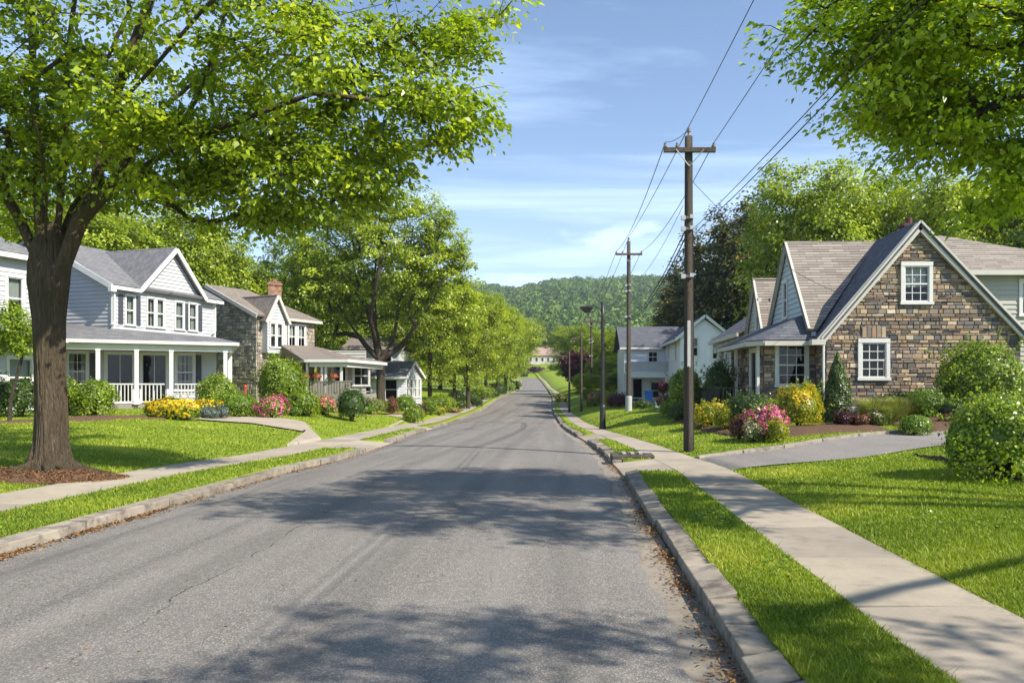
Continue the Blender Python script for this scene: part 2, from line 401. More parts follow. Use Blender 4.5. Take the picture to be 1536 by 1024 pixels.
M['iron'] = m_plain('black_iron', (.012, .012, .013), (.03, .03, .03), .45, 6, .1, .5)
M['polewood'] = m_bark('pole_wood', (.125, .10, .08), (.23, .195, .16), 2.2)
M['steelgray'] = m_plain('gray_sleeve', (.36, .37, .38), (.45, .46, .47), .6, 4, .2)
M['wire'] = m_plain('wire', (.02, .02, .02), (.03, .03, .03), .6)
M['ceramic'] = m_plain('insulator_ceramic', (.12, .10, .09), (.3, .28, .27), .25, 8)
M['brick'] = m_brick('brick_red')
M['chimney_dark'] = m_plain('chimney_dark', (.07, .03, .025), (.12, .05, .04), .8, 9, .4)
M['floorwood'] = m_plain('porch_boards', (.30, .27, .24), (.22, .20, .17), .8, 5, .3, .2, 30, 'Object', (1, 8, 1))
M['door'] = m_plain('door_dark', (.035, .03, .028), (.05, .04, .035), .5, 3)
M['soffit'] = m_plain('soffit', (.60, .60, .58), (.5, .5, .48), .7, 3)
M['blue'] = m_plain('blue_plastic', (.03, .16, .55), (.05, .25, .7), .4, 5)
M['bluewhite'] = m_plain('blue_white_plastic', (.6, .7, .85), (.2, .4, .75), .4, 12)
M['cloth_pink'] = m_plain('faded_cloth', (.55, .33, .26), (.62, .42, .34), .9, 4)
M['wicker'] = m_plain('wicker', (.32, .19, .10), (.42, .27, .15), .8, 20, .4)
M['ac'] = m_plain('unit_gray', (.55, .52, .47), (.62, .6, .55), .6, 4)
LG = lambda k=1.0: None
M['leaf_big'] = m_leaf('leaf_linden', [(0.062, 0.104, 0.006), (0.169, 0.249, 0.014), (0.369, 0.472, 0.026), (0.620, 0.653, 0.058)], .5)
M['leaf_right'] = m_leaf('leaf_overhang', [(0.077, 0.132, 0.010), (0.211, 0.312, 0.020), (0.448, 0.581, 0.032), (0.620, 0.620, 0.059)], .5)
M['leaf_a'] = m_leaf('leaf_spring', [(0.073, 0.112, 0.009), (0.197, 0.272, 0.022), (0.367, 0.454, 0.037), (0.612, 0.653, 0.079)], .42)
M['leaf_b'] = m_leaf('leaf_mid', [(0.048, 0.080, 0.007), (0.127, 0.191, 0.018), (0.252, 0.344, 0.029), (0.416, 0.494, 0.046)], .4)
M['leaf_dark'] = m_leaf('leaf_spruce', [(0.040, 0.061, 0.016), (0.078, 0.106, 0.025), (0.150, 0.154, 0.031), (0.374, 0.181, 0.043)], .15)
M['leaf_purple'] = m_leaf('leaf_plum', [(.03, .012, .014), (.06, .02, .024), (.11, .035, .035), (.15, .06, .05)], .3, tint=(1.2, .8, .8))
M['leaf_rust'] = m_leaf('leaf_rust', [(.05, .05, .012), (.16, .07, .03), (.26, .09, .05), (.3, .16, .06)], .3, tint=(1.2, .9, .7))
M['leaf_bush'] = m_leaf('leaf_bush', [(0.053, 0.094, 0.007), (0.142, 0.223, 0.013), (0.294, 0.403, 0.026), (0.514, 0.587, 0.048)], .35)
M['leaf_box'] = m_leaf('leaf_boxwood', [(0.047, 0.093, 0.007), (0.119, 0.204, 0.014), (0.203, 0.324, 0.020), (0.295, 0.428, 0.032)], .3)
M['leaf_shade'] = m_leaf('leaf_yew', [(0.029, 0.060, 0.011), (0.049, 0.094, 0.015), (0.081, 0.132, 0.020), (0.124, 0.180, 0.024)], .25)
M['leaf_yellow'] = m_leaf('leaf_golden', [(.14, .18, .012), (.28, .31, .015), (.46, .44, .02), (.62, .56, .03)], .4, tint=(1.2, 1.1, .4))
M['leaf_olive'] = m_leaf('leaf_olive', [(.10, .14, .03), (.18, .22, .05), (.26, .29, .08), (.36, .36, .13)], .35)
M['leaf_blue'] = m_leaf('leaf_bluish', [(.05, .075, .06), (.09, .125, .10), (.14, .19, .15), (.22, .27, .23)], .2, tint=(1, 1, 1))
M['flower_pink'] = m_leaf('petal_magenta', [(.42, .03, .16), (.60, .05, .26), (.72, .14, .34), (.80, .30, .42)], .3, tint=(1.1, .8, .9))
M['flower_rose'] = m_leaf('petal_rose', [(.50, .10, .12), (.62, .18, .18), (.72, .28, .26), (.78, .42, .36)], .3, tint=(1.1, .8, .8))
M['flower_yellow'] = m_leaf('petal_yellow', [(.68, .40, .01), (.78, .50, .012), (.82, .58, .02), (.86, .66, .04)], .3, tint=(1.1, 1, .5))
M['flower_white'] = m_leaf('petal_cream', [(.6, .5, .42), (.72, .62, .5), (.8, .74, .62), (.78, .45, .5)], .3, tint=(1, 1, .9))
M['flower_red'] = m_leaf('petal_red', [(.30, .02, .03), (.45, .03, .04), (.6, .06, .04), (.7, .2, .05)], .3, tint=(1.1, .7, .7))
M['leaf_crimson'] = m_leaf('leaf_crimson', [(.07, .012, .02), (.13, .02, .03), (.20, .03, .04), (.28, .05, .06)], .25, tint=(1.1, .7, .7))
M['leaf_rustred'] = m_leaf('petal_rust', [(.16, .04, .02), (.32, .05, .03), (.45, .10, .04), (.12, .18, .03)], .3, tint=(1.1, .8, .7))
M['blade'] = m_leaf('grass_blade', [(0.074, 0.122, 0.006), (0.158, 0.235, 0.012), (0.266, 0.341, 0.019), (0.476, 0.470, 0.072)], .35, .6)
M['dryleaf'] = m_leaf('dry_leaf', [(.10, .045, .018), (.20, .095, .035), (.30, .16, .06), (.36, .24, .10)], .2, .8, (1, .9, .7))
M['forest'] = m_leaf('leaf_forest', [(0.031, 0.074, 0.015), (0.069, 0.135, 0.022), (0.138, 0.223, 0.033), (0.213, 0.311, 0.053)], .25, .8)
HAZE, SUN, SKY, EXPO, CLOUD = .00022, 5.0, .112, 0.8, (5.2, 6.7, 9.2, 1)
# ------------------------------------------------------------------ vegetation tools
def unit(a):
    return a / np.maximum(np.linalg.norm(a, axis=-1, keepdims=True), 1e-9)
def leaf_geo(C, Nn, size, asp=.62, axis=None, fold=.12):
    n = len(C); rnd = NR.normal(size=(n, 3))
    if axis is None: axis = rnd
    a = unit(axis - Nn * (axis*Nn).sum(1, keepdims=True)); b = np.cross(Nn, a)
    sz = (size * NR.uniform(.5, 1.4, n))[:, None]
    p0 = C - a*sz*.5; p2 = C + a*sz*.5 - Nn*sz*.08
    p1 = C - b*sz*asp*.5 + Nn*sz*fold - a*sz*.08; p3 = C + b*sz*asp*.5 + Nn*sz*fold - a*sz*.08
    V = np.stack([p0, p1, p2, p3], 1).reshape(-1, 3)
    Fq = np.arange(n*4).reshape(n, 4)
    return V, Fq
def lumpy(D, seed, amp=.18, k=3.0):
    r = np.zeros(len(D)); g = np.random.default_rng(seed)
    for i in range(7):
        w = g.normal(size=3); w = w/np.linalg.norm(w)*k*(1+.35*i); r += np.sin(D @ w + g.uniform(0, 6.28)) / (1 + .3*i)
    return 1 + amp * r / 2.4

def blob_points(blobs, n, shell=.5, seed=0, vp=.8):
    vols = np.array([b[3]*b[4]*b[5] for b in blobs])**vp; idx = NR.choice(len(blobs), n, p=vols/vols.sum())
    D = unit(NR.normal(size=(n, 3))); r = (shell**3 + (1-shell**3)*NR.uniform(0, 1, n))**(1/3)
    B = np.array(blobs)[idx]
    r = r * lumpy(D, seed, .13, 3.5)
    return B[:, :3] + D * r[:, None] * B[:, 3:6], unit(D / B[:, 3:6])

def tree(name, label, base, limbs, rtrunk, blobs, ncl, nleaf, lsize, crad, lmat, bmat, shell=.45, group=None, cat='tree',
         step=.5, r0=.012, flat=.42, droop=.35, seed=0, trunk_extra=None, twigs=0, sides=6, upn=.75, vp=.8, hang=.8, cap=.8):
    """limbs: list of polylines (first is the trunk, others start on it). blobs: crown ellipsoids. Greedy branch growth to leaf clusters."""
    root = empty(name, base, label, cat, group)
    pos = []; par = []
    def addline(pts, parent):
        last = parent
        for q in pts:
            q = Vector(q)
            if last >= 0:
                a = pos[last]; L = (q-a).length; k = max(1, int(L/step))
                for i in range(1, k+1):
                    pos.append(a.lerp(q, i/k)); par.append(last); last = len(pos)-1
            else: pos.append(q); par.append(-1); last = len(pos)-1
        return last
    addline(limbs[0], -1); ntr = len(pos)
    for L in limbs[1:]:
        q = Vector(L[0]); j = min(range(len(pos)), key=lambda i: (pos[i]-q).length); addline(L[1:], j)
    C, Dn = blob_points(blobs, ncl, shell, seed, vp)
    top = pos[ntr-1]; order = np.argsort(np.linalg.norm(C - np.array(top), axis=1))
    A = np.zeros((len(pos) + ncl*14, 3)); cnt = len(pos); A[:cnt] = [tuple(p) for p in pos]
    ok = np.zeros(len(A), bool); ok[:cnt] = True
    lowz = pos[max(0, ntr-3)].z - .2
    ok[:cnt] = [(p.z >= lowz) for p in pos]
    ends = []
    for ci in order:
        c = C[ci]; d = A[:cnt] - c; dist = np.sqrt((d*d).sum(1))
        pen = dist + np.where(d[:, 2] > 0, d[:, 2]*hang, -d[:, 2]*(.8-hang)*.5) + np.where(ok[:cnt], 0, 1e3)
        dt = np.linalg.norm(A[:cnt] - np.array(top), axis=1); pen = pen + .10*dt
        j = int(np.argmin(pen)); a = Vector(A[j]); q = Vector(c); L = (q-a).length
        k = int(min(12, max(1, L/step))); last = j
        mid = a.lerp(q, .5) + Vector((R.uniform(-.1, .1), R.uniform(-.1, .1), .12)) * L
        for i in range(1, k+1):
            t = i/k; pt = a*(1-t)**2 + mid*2*t*(1-t) + q*t*t
            if cnt >= len(A): break
            pos.append(pt); par.append(last); A[cnt] = pt; ok[cnt] = True; last = cnt; cnt += 1
        ends.append(last)
    w = np.zeros(len(pos))
    for e in ends: w[e] += 1
    for i in range(len(pos)-1, -1, -1):
        if par[i] >= 0: w[par[i]] += w[i]
    w = np.maximum(w, .6)
    rad = r0 * w**.5 * 1.0
    rad = rad * (rtrunk / max(rad[min(ntr-1, len(rad)-1)], 1e-6)) if False else np.minimum(rad, rtrunk*cap)
    kids = {}
    for i, p in enumerate(par):
        if p >= 0: kids.setdefault(p, []).append(i)
    mb = MB(); stack = [(None, 0)]
    while stack:
        pr, i = stack.pop(); ch = [] if pr is None else [pr]; 
        if pr is not None: pass
        cur = i
        while True:
            ch.append(cur); ks = kids.get(cur, [])
            if not ks: break
            m = max(ks, key=lambda k: (w[k] + (1e5 if k < ntr else 0)))
            for k in ks:
                if k != m: stack.append((cur, k))
            cur = m
        if len(ch) < 2: continue
        rr = [rad[c] for c in ch]
        if pr is not None: rr[0] = min(rad[ch[0]], rr[1]*1.25)
        if pr is None:
            for a_, c in enumerate(ch):
                if c < ntr: rr[a_] = max(rad[c], rtrunk * (1 - .25*a_/max(1, ntr)))
            rr[0] *= 1.25
        else: rr[-1] *= .4
        mb.tube([pos[c] for c in ch], rr, 10 if pr is None else (sides if rr[0] > .04 else 4), cap=False)
    if twigs:
        for e in ends:
            for _ in range(twigs):
                q = pos[e] + Vector((R.gauss(0, 1), R.gauss(0, 1), R.gauss(0, .5)))*crad*.6
                mb.tube([pos[e], pos[e].lerp(q, .5)+Vector((0, 0, .05)), q], [.008, .006, .003], 3, cap=False)
    if trunk_extra: trunk_extra(mb)
    mb.build('trunk', bmat, root, smooth=True)
    # leaves
    cen = np.repeat(C, nleaf, 0); n = len(cen)
    cr = np.repeat(NR.uniform(.65, 1.25, ncl), nleaf)[:, None] * crad
    g = np.clip(NR.normal(size=(n, 3)), -1.7, 1.7) * np.array([.55, .55, .55*flat]); rxy = np.linalg.norm(g[:, :2], axis=1)
    g[:, 2] -= droop * rxy**2 * .6
    pts = cen + g*cr
    dn = np.repeat(Dn, nleaf, 0)
    nn = unit(dn*.45 + np.array([0, 0, upn]) + NR.normal(size=(n, 3))*.42)
    ax = dn + np.concatenate([g[:, :2]*1.5, np.full((n, 1), -.5)], 1) + NR.normal(size=(n, 3))*.5
    V, Fq = leaf_geo(pts, nn, lsize, axis=ax)
    crn = np.repeat(NR.uniform(0, 1, ncl), nleaf); rn = np.clip(.45*crn + .55*NR.uniform(0, 1, n), 0, 1)
    npmesh('crown', V, Fq, lmat, root, {'rnd': np.repeat(rn, 4)})
    return root

def bush_geo(c, rx, ry, h, lsize, n, seed, amp=.13, lumps=0, cone=False, bottom=.0):
    """shell of leaves over a lumpy mound; returns positions, normals"""
    D = unit(NR.normal(size=(int(n*1.7), 3))); D = D[D[:, 2] > -.35 - bottom][:n]; n = len(D)
    lum = lumpy(D, seed, amp, 4.0) * lumpy(D, seed+5, amp*.5, 11.0)
    g = np.random.default_rng(seed+9); 
    for _ in range(14):
        w = unit(g.normal(size=3)+np.array([0, 0, .5])); lum = lum + amp*g.uniform(.5, 1.5)*np.exp(-((1-D @ w)/.07)) - amp*.12
    dep = 1 - .28*NR.uniform(0, 1, n)**2 + .10*(NR.uniform(0, 1, n) > .93)
    q = D * (lum*dep)[:, None]
    if cone:
        t = (q[:, 2]+1)/2; w = np.clip(1.15*(1-t)**.75 + .05, 0, 1.0); hr = np.linalg.norm(D[:, :2], axis=1, keepdims=True)+1e-6
        u = NR.uniform(0, 1, n)**1.4; w = np.clip((1-u)**.8*1.05, .03, 1) * (.8+.2*np.clip(u*8, 0, 1))
        ang = NR.uniform(0, 2*pi, n); rr = w*dep*(1+.1*np.sin(ang*5+u*17))
        pts = np.stack([c[0]+np.cos(ang)*rr*rx, c[1]+np.sin(ang)*rr*ry, c[2]+u*h], 1)
        nn = unit(np.stack([np.cos(ang), np.sin(ang), np.full(n, .5)], 1) + NR.normal(size=(n, 3))*.35)
        return pts, nn
    z = np.where(q[:, 2] > 0, q[:, 2]*h*.56 + h*.40, q[:, 2]*h*1.15 + h*.40)
    pts = np.stack([c[0]+q[:, 0]*rx, c[1]+q[:, 1]*ry, c[2]+np.maximum(z, .02)], 1)
    nn = unit(D*np.array([1/rx, 1/ry, 1.3/h]) * min(rx, h) + NR.normal(size=(n, 3))*.45)
    return pts, nn

BN = [0]
def bush(px, py, w, h, kind, label, name='shrub', cat='shrub', group=None, depth=1.0, dens=1.0, at=None, flower=None, fcover=.6, cone=False, leafpx=2.6, amp=.13, fpx=None):
    c = at or G(px, py); s = F/c.y
    wm, hm = w/s/2, h/s; c = Vector((c.x, c.y + wm*depth*.75, zs(c.x, c.y + wm*depth*.6)))
    BN[0] += 1; seed = BN[0]*13
    ls = max(.045, leafpx/s); n = int(dens*min(26000, max(700, 5.2*(w*h)/(ls*s)**2*1.6)))
    root = empty(name, c, label, cat, group)
    ok_h = 1150.0/ s if False else hm + max(0, (zs(c.x, c.y) - zs(c.x, c.y)))
    pts, nn = bush_geo(c, wm, wm*depth, hm, ls, n, seed, amp, cone=cone)
    if amp > .09 and not cone:      # stray shoots above the outline
        k = int(28*dens); D_ = unit(NR.normal(size=(k, 3))*np.array([1, 1, .7])+np.array([0, -.2, .9])); D_[:, 2] = abs(D_[:, 2]); m_ = 9
        t_ = np.tile(np.linspace(.88, 1.0, m_), k)*np.repeat(NR.uniform(1.05, 1.32, k), m_); DD = np.repeat(D_, m_, 0)
        sp = np.stack([c.x+DD[:, 0]*wm*t_, c.y+DD[:, 1]*wm*depth*t_, c.z+hm*.4+DD[:, 2]*hm*.56*t_], 1)+NR.normal(0, ls*.35, (k*m_, 3))
        pts = np.concatenate([pts, sp]); nn = np.concatenate([nn, unit(NR.normal(size=(k*m_, 3))+np.array([0, 0, .5]))])
    V, Fq = leaf_geo(pts, nn, ls, .7)
    cl = np.sin(pts[:, 0]*3/wm+seed)*np.sin(pts[:, 1]*3/wm)*np.sin(pts[:, 2]*4/hm+seed)
    rn = np.clip(.45+.15*cl + NR.normal(0, .22, n if n == len(pts) else len(pts)), 0, 1)
    npmesh('foliage', V, Fq, M[kind], root, {'rnd': np.repeat(rn, 4)})
    # woody stems inside
    mb = MB()
    for k in range(7):
        a = 2*pi*k/7; r_ = wm*.55
        mb.tube([c+Vector((0, 0, -.1)), c+Vector((cos(a)*r_*.4, sin(a)*r_*.4*depth, hm*.35)), c+Vector((cos(a)*r_, sin(a)*r_*depth, hm*.72*(1 if not cone else .5)))], [.03*hm+.01, .02*hm+.008, .006], 5)
    mb.build('stems', M['bark2'], root)
    # added core that blocks the view through, inner shade set in darker leaf tones
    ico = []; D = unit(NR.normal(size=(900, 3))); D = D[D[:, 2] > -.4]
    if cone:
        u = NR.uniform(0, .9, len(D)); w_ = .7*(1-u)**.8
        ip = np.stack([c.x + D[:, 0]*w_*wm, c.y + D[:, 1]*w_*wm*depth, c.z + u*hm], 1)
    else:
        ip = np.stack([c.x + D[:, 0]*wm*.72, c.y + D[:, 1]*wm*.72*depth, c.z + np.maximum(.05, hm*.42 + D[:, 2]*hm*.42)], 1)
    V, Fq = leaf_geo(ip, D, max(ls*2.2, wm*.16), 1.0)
    npmesh('dark_leaf_core', V, Fq, M[kind], root, {'rnd': np.repeat(NR.uniform(0, .4, len(D)), 4)})
    if flower:
        m = int(min(5000, max(250, n*.35)))*1; fs = max(.05, (fpx or leafpx*1.0)/s)
        fp, fn = bush_geo(c, wm*1.02, wm*depth*1.02, hm*1.02, fs, m*2, seed, amp)
        cl = lumpy(unit(fp - np.array(c)), seed+3, .5, 7.0) + NR.normal(0, .15, len(fp)) + .7*((fp[:, 2]-c.z)/hm - .5)
        keep = cl > np.quantile(cl, 1-fcover); fp, fn = fp[keep], fn[keep]
        V, Fq = leaf_geo(fp, fn, fs, 1.0); npmesh('flowers', V, Fq, M[flower], root, {'rnd': np.repeat(NR.uniform(0, 1, len(fp)), 4)})
    return root
# ------------------------------------------------------------------ setting
def cuts(lo, hi, st, extra=()):
    a = list(np.arange(lo, hi, st)) + [e for e in extra if lo < e < hi]; return a
def terrain():
    ex = []
    for a, b in (APR, APL, APL2, APR2): ex += [a-.01, a+.01, b-.01, b+.01]
    ys = np.array(sorted(cuts(-30, 3, 1.5) + cuts(3, 45, .35, ex) + cuts(45, 130, 1.5) + cuts(130, 350, 6) + cuts(350, 1650, 25)))
    off = [0, .05]; d = .35
    while off[-1] < 900: off.append(off[-1]+d); d *= 1.0 if off[-1] < 8 else 1.16
    off = np.array(off); rows = []
    for Y in ys:
        a, b, c_, d_, e, f = (float(fn(Y)) for fn in (LWo, LSo, RL, RR, RSo, RWo))
        xs = list((a - off)[::-1]) + [a+.01, b-.01, b+.01, (b+c_-KW)/2, c_-KW, c_-KW+.02, c_-.01, c_+.03, (c_+d_)/2, d_-.03, d_+.01, d_+KW-.02, d_+KW, (d_+KW+e)/2, e-.01, e+.01] + [f-.01] + list(f + off)
        rows.append(xs)
    X = np.array(rows); Yg = np.repeat(ys[:, None], X.shape[1], 1); Z = zg(X, Yg)
    V = np.stack([X, Yg, Z], 2).reshape(-1, 3); ny, nx = X.shape
    i = np.arange(ny-1)[:, None]*nx + np.arange(nx-1)[None]; i = i.ravel()
    o = npmesh('ground', V, np.stack([i, i+1, i+nx+1, i+nx], 1), M['grassbase'], smooth=True); tag(o, 'mown green lawns rising away from both pavements', kind='structure')
terrain()
def strip(name, fa, fb, ys, za, mat, nx=6, crown=0, label=None, uneven=None):
    V = []; 
    for Y in ys:
        a, b = float(fa(Y)), float(fb(Y))
        if uneven: b += uneven(Y)
        for k in range(nx+1):
            t = k/nx; V.append((a+(b-a)*t, Y, float(ZR(Y))+za+crown*(1-(2*t-1)**2)))
    ny = len(ys); i = (np.arange(ny-1)[:, None]*(nx+1) + np.arange(nx)[None]).ravel()
    o = npmesh(name, np.array(V), np.stack([i, i+1, i+nx+2, i+nx+1], 1), mat, smooth=True); return tag(o, label, kind='structure')
YS = sorted(list(np.arange(-30, 60, .12)) + list(np.arange(60, 420, 1.5)))
strip('road', RL, lambda Y: RR(Y)-.34, YS, .012, M['asphalt'], 10, .05, 'worn grey asphalt street', lambda Y: .03*sin(Y*2.3)+.02*sin(Y*7.1)+.012*sin(Y*23))
strip('gutter', lambda Y: RR(Y)-.42, RR, list(np.arange(-5, 130, .5)), .0, M['gutter'], 2, 0, 'concrete gutter pan beside the kerb')

def slabs(name, fa, fb, y0, y1, length, z0, z1a, z1b, mat, jit=.004, gap=.012, skip=(), bev=0, label=None, ljit=0, xj=0, kind='structure'):
    mb = MB(); Y = y0
    while Y < y1:
        L = length*(1+R.uniform(-ljit, ljit)); Y2 = min(Y+L, y1)
        if any(Y < b and Y2 > a for a, b in skip):
            a, b = [s for s in skip if Y < s[1] and Y2 > s[0]][0]
            if Y < a - .15: Y2 = a
            else: Y = b; continue
        g = gap; t = R.uniform(.62, 1.0); mb.c = (t, t*R.uniform(.96, 1), t*R.uniform(.9, 1), 1)
        n = max(1, int((Y2-Y)/2.5)); dx = R.uniform(-xj, xj); dz = R.uniform(-jit, jit); tl = R.uniform(-jit, jit)
        for k in range(n):
            a = Y + (Y2-Y)*k/n + (g if k == 0 else 0); b = Y + (Y2-Y)*(k+1)/n - (g if k == n-1 else 0)
            pa, pb = [(float(fa(v))+dx, float(fb(v))+dx, float(ZR(v))+dz) for v in (a, b)]
            q = lambda p, v, zl, zr: ((p[0], v, p[2]+zl), (p[1], v, p[2]+zr))
            A, B = q(pa, a, z0, z0), q(pb, b, z0, z0); C_, D_ = q(pa, a, z1a-tl, z1b+tl), q(pb, b, z1a-tl, z1b+tl)
            mb.hexa([A[0], A[1], B[1], B[0], C_[0], C_[1], D_[1], D_[0]])
        Y = Y2
    o = mb.build(name, mat, None, bevel=bev); return tag(o, label, kind=kind)
SK_R = (APR, APR2, (47, 50)); SK_L = (APL, APL2)
slabs('kerb', RR, lambda Y: RR(Y)+KW, 2.2, 48, .85, -.15, .125, .148, M['kerb'], .018, .018, SK_R, .009, 'weathered stone kerb along the right verge', .45, .026)
slabs('kerb', RR, lambda Y: RR(Y)+KW, 48, 400, 6, -.15, .135, .150, M['kerb'], .006, .01, SK_R)
slabs('kerb', lambda Y: RL(Y)-KW, RL, 2.2, 48, 1.9, -.15, .148, .130, M['kerb'], .012, .011, SK_L, .010, 'weathered stone kerb along the left verge', .4, .02)
slabs('kerb', lambda Y: RL(Y)-KW, RL, 48, 400, 6, -.15, .150, .135, M['kerb'], .006, .01, SK_L)
slabs('pavement', RSo, RWo, .9, 60, 1.62, .0, .152, .158, M['concrete'], .006, .011, (), .006, 'concrete slab pavement along the right side')
slabs('pavement', RSo, RWo, 60, 330, 6, .0, .152, .158, M['concrete'])
slabs('pavement', LWo, LSo, 1.1, 60, 1.62, .0, .158, .152, M['concrete'], .006, .011, (), .006, 'concrete slab pavement along the left side')
slabs('pavement', LWo, LSo, 60, 330, 6, .0, .158, .152, M['concrete'])
for a, b in SK_R: slabs('driveway_apron', lambda Y: RR(Y)-.01, lambda Y: RSo(Y)-.01, a, b, (b-a)/2, -.15, .045, .150, M['concrete'], .003, .006, (), .01)
for a, b in SK_L: slabs('driveway_apron', lambda Y: LSo(Y)+.01, lambda Y: RL(Y)+.01, a, b, (b-a)/2, -.15, .150, .045, M['concrete'], .003, .006, (), .01)

def resample(pl, n):
    pl = [np.array(p[:2], float) for p in pl]; d = [0]
    for a, b in zip(pl, pl[1:]): d.append(d[-1]+np.linalg.norm(b-a))
    t = np.linspace(0, d[-1], n); P_ = np.array(pl); return np.stack([np.interp(t, d, P_[:, 0]), np.interp(t, d, P_[:, 1])], 1)
def patch(name, A, B, mat, dz=.025, n=60, m=14, mound=0, label=None, kind='structure', rough=0):
    a, b = resample(A, n), resample(B, n); t = np.linspace(0, 1, m+1)[None, :, None]
    g = a[:, None]*(1-t) + b[:, None]*t; z = zg(g[..., 0], g[..., 1]) + dz
    if mound:
        u = np.linspace(0, 1, n)[:, None]; z = z + mound*np.sin(pi*t[..., 0])**.6*np.sin(pi*u)**.5 - (dz+.03)*((t[..., 0] == 0) | (t[..., 0] == 1) | (u == 0) | (u == 1))
    if rough: z = z + NR.normal(0, rough, z.shape)
    V = np.concatenate([g, z[..., None]], 2).reshape(-1, 3); k = m+1
    i = (np.arange(n-1)[:, None]*k + np.arange(m)[None]).ravel()
    return tag(npmesh(name, V, np.stack([i, i+k, i+k+1, i+1], 1)[:, ::-1], mat, smooth=True), label, kind=kind)
DN = [(float(RWo(15.2)), 15.2), (4.9, 15.9), (7.0, 17.0), (8.4, 17.9), (12, 19.6), (22, 22)]
DF = [(float(RWo(18.4)), 18.4), (6.0, 20.0), (9.66, 22.0), (13, 23.2), (22, 26.5)]
patch('driveway', DN, DF, M['drive'], .03, 90, 12, label='grey asphalt driveway curving in front of the stone cottage')
# low kerb along the far edge of the drive
mb = MB(); pl = resample(DF, 16)
for k in range(15):
    t = R.uniform(.7, 1); mb.c = (t, t, t, 1); p, q = pl[k], pl[k+1]; e = (q-p)*.01
    if 12.4 > p[0] > 9.9: continue
    mb.beam(Vector((*(p+e), zs(*p)+.03)), Vector((*(q-e), zs(*q)+.03)), .16, .16)
tag(mb.build('drive_kerb', M['kerb'], None, bevel=.015), 'low stone edging along the far side of the driveway', kind='structure')
patch('path', [G(286, 629.5), G(379, 636), G(458, 649), (float(LWo(22.8)), 22.8)], [G(398, 625), G(430, 629.5), G(458, 634.5), (float(LWo(26.4)), 26.4)], M['walk'], .055, 40, 10, label='pale concrete walk crossing the left lawn')
patch('path', [G(575, 622.8), G(610, 627), (float(LWo(37.6)), 37.6)], [G(590, 621.3), G(620, 624.5), (float(LWo(39.9)), 39.9)], M['walk'], .03, 30, 6)
def bed(pts, depth, label, mound=.08):
    a = [G(*p) for p in pts]; b = [(p.x + depth*.1, p.y + depth) for p in a]
    patch('mulch_bed', a, b, M['mulch'], .02, 60, 12, mound, label, 'structure', .012)
bed([(1010, 632), (1050, 646), (1095, 655), (1150, 658), (1200, 655), (1255, 650), (1330, 647), (1352, 649)], 3.6, 'brown mulch under the cottage shrubs')
bed([(1385, 653), (1440, 645), (1600, 640)], 3.5, 'brown mulch by the cottage wall')
bed([(1428, 697), (1470, 708), (1540, 726), (1700, 760)], 2.4, 'brown mulch under the large hedge')
bed([(-60, 636), (60, 634), (150, 631), (200, 628)], 2.4, 'brown mulch in front of the white porch')
bed([(205, 629), (280, 629), (330, 625)], 2.2, 'brown mulch under the yellow flowers')
bed([(375, 625), (430, 623), (500, 619), (560, 622), (600, 621), (640, 614)], 4, 'brown mulch before the stone house')

# leaf litter along the kerbs
def litter(fx, y0, y1, n, spread, side):
    Y = 1/NR.uniform(1/y1, 1/y0, n); cl = (np.sin(Y*1.9)+np.sin(Y*4.7+1)+np.sin(Y*.8))*.25+.5
    keep = NR.uniform(0, 1, n) < np.clip(cl, .12, 1); Y = Y[keep]; n = len(Y)
    X = fx(Y) - side*np.abs(NR.normal(0, spread, n)) - side*.02
    C = np.stack([X, Y, ZR(Y)+.018+np.abs(NR.normal(0, .012, n))], 1); nn = unit(np.array([0, 0, 1]) + NR.normal(size=(n, 3))*.35)
    V, Fq = leaf_geo(C, nn, .042, .45); return V, Fq
V1, F1 = litter(RR, 3, 40, 6000, .10, 1); V2, F2 = litter(RL, 5, 40, 7000, .09, -1)
n3 = 160; Y3 = 1/NR.uniform(1/14, 1/4.5, n3); X3 = NR.uniform(-5.8, .8, n3)
V3, F3 = leaf_geo(np.stack([X3, Y3, ZR(Y3)+.07], 1), unit(np.array([0, 0, 1])+NR.normal(size=(n3, 3))*.25), .026, .5)
V3[:, 2] -= .004
Vv = np.concatenate([V1, V2, V3]); Fv = np.concatenate([F1, F2+len(V1), F3+len(V1)+len(V2)])
tag(npmesh('fallen_leaves', Vv, Fv, M['dryleaf'], None, {'rnd': np.repeat(NR.uniform(0, 1, len(Vv)//4), 4)}), 'dry brown leaves gathered in the gutters', kind='stuff')

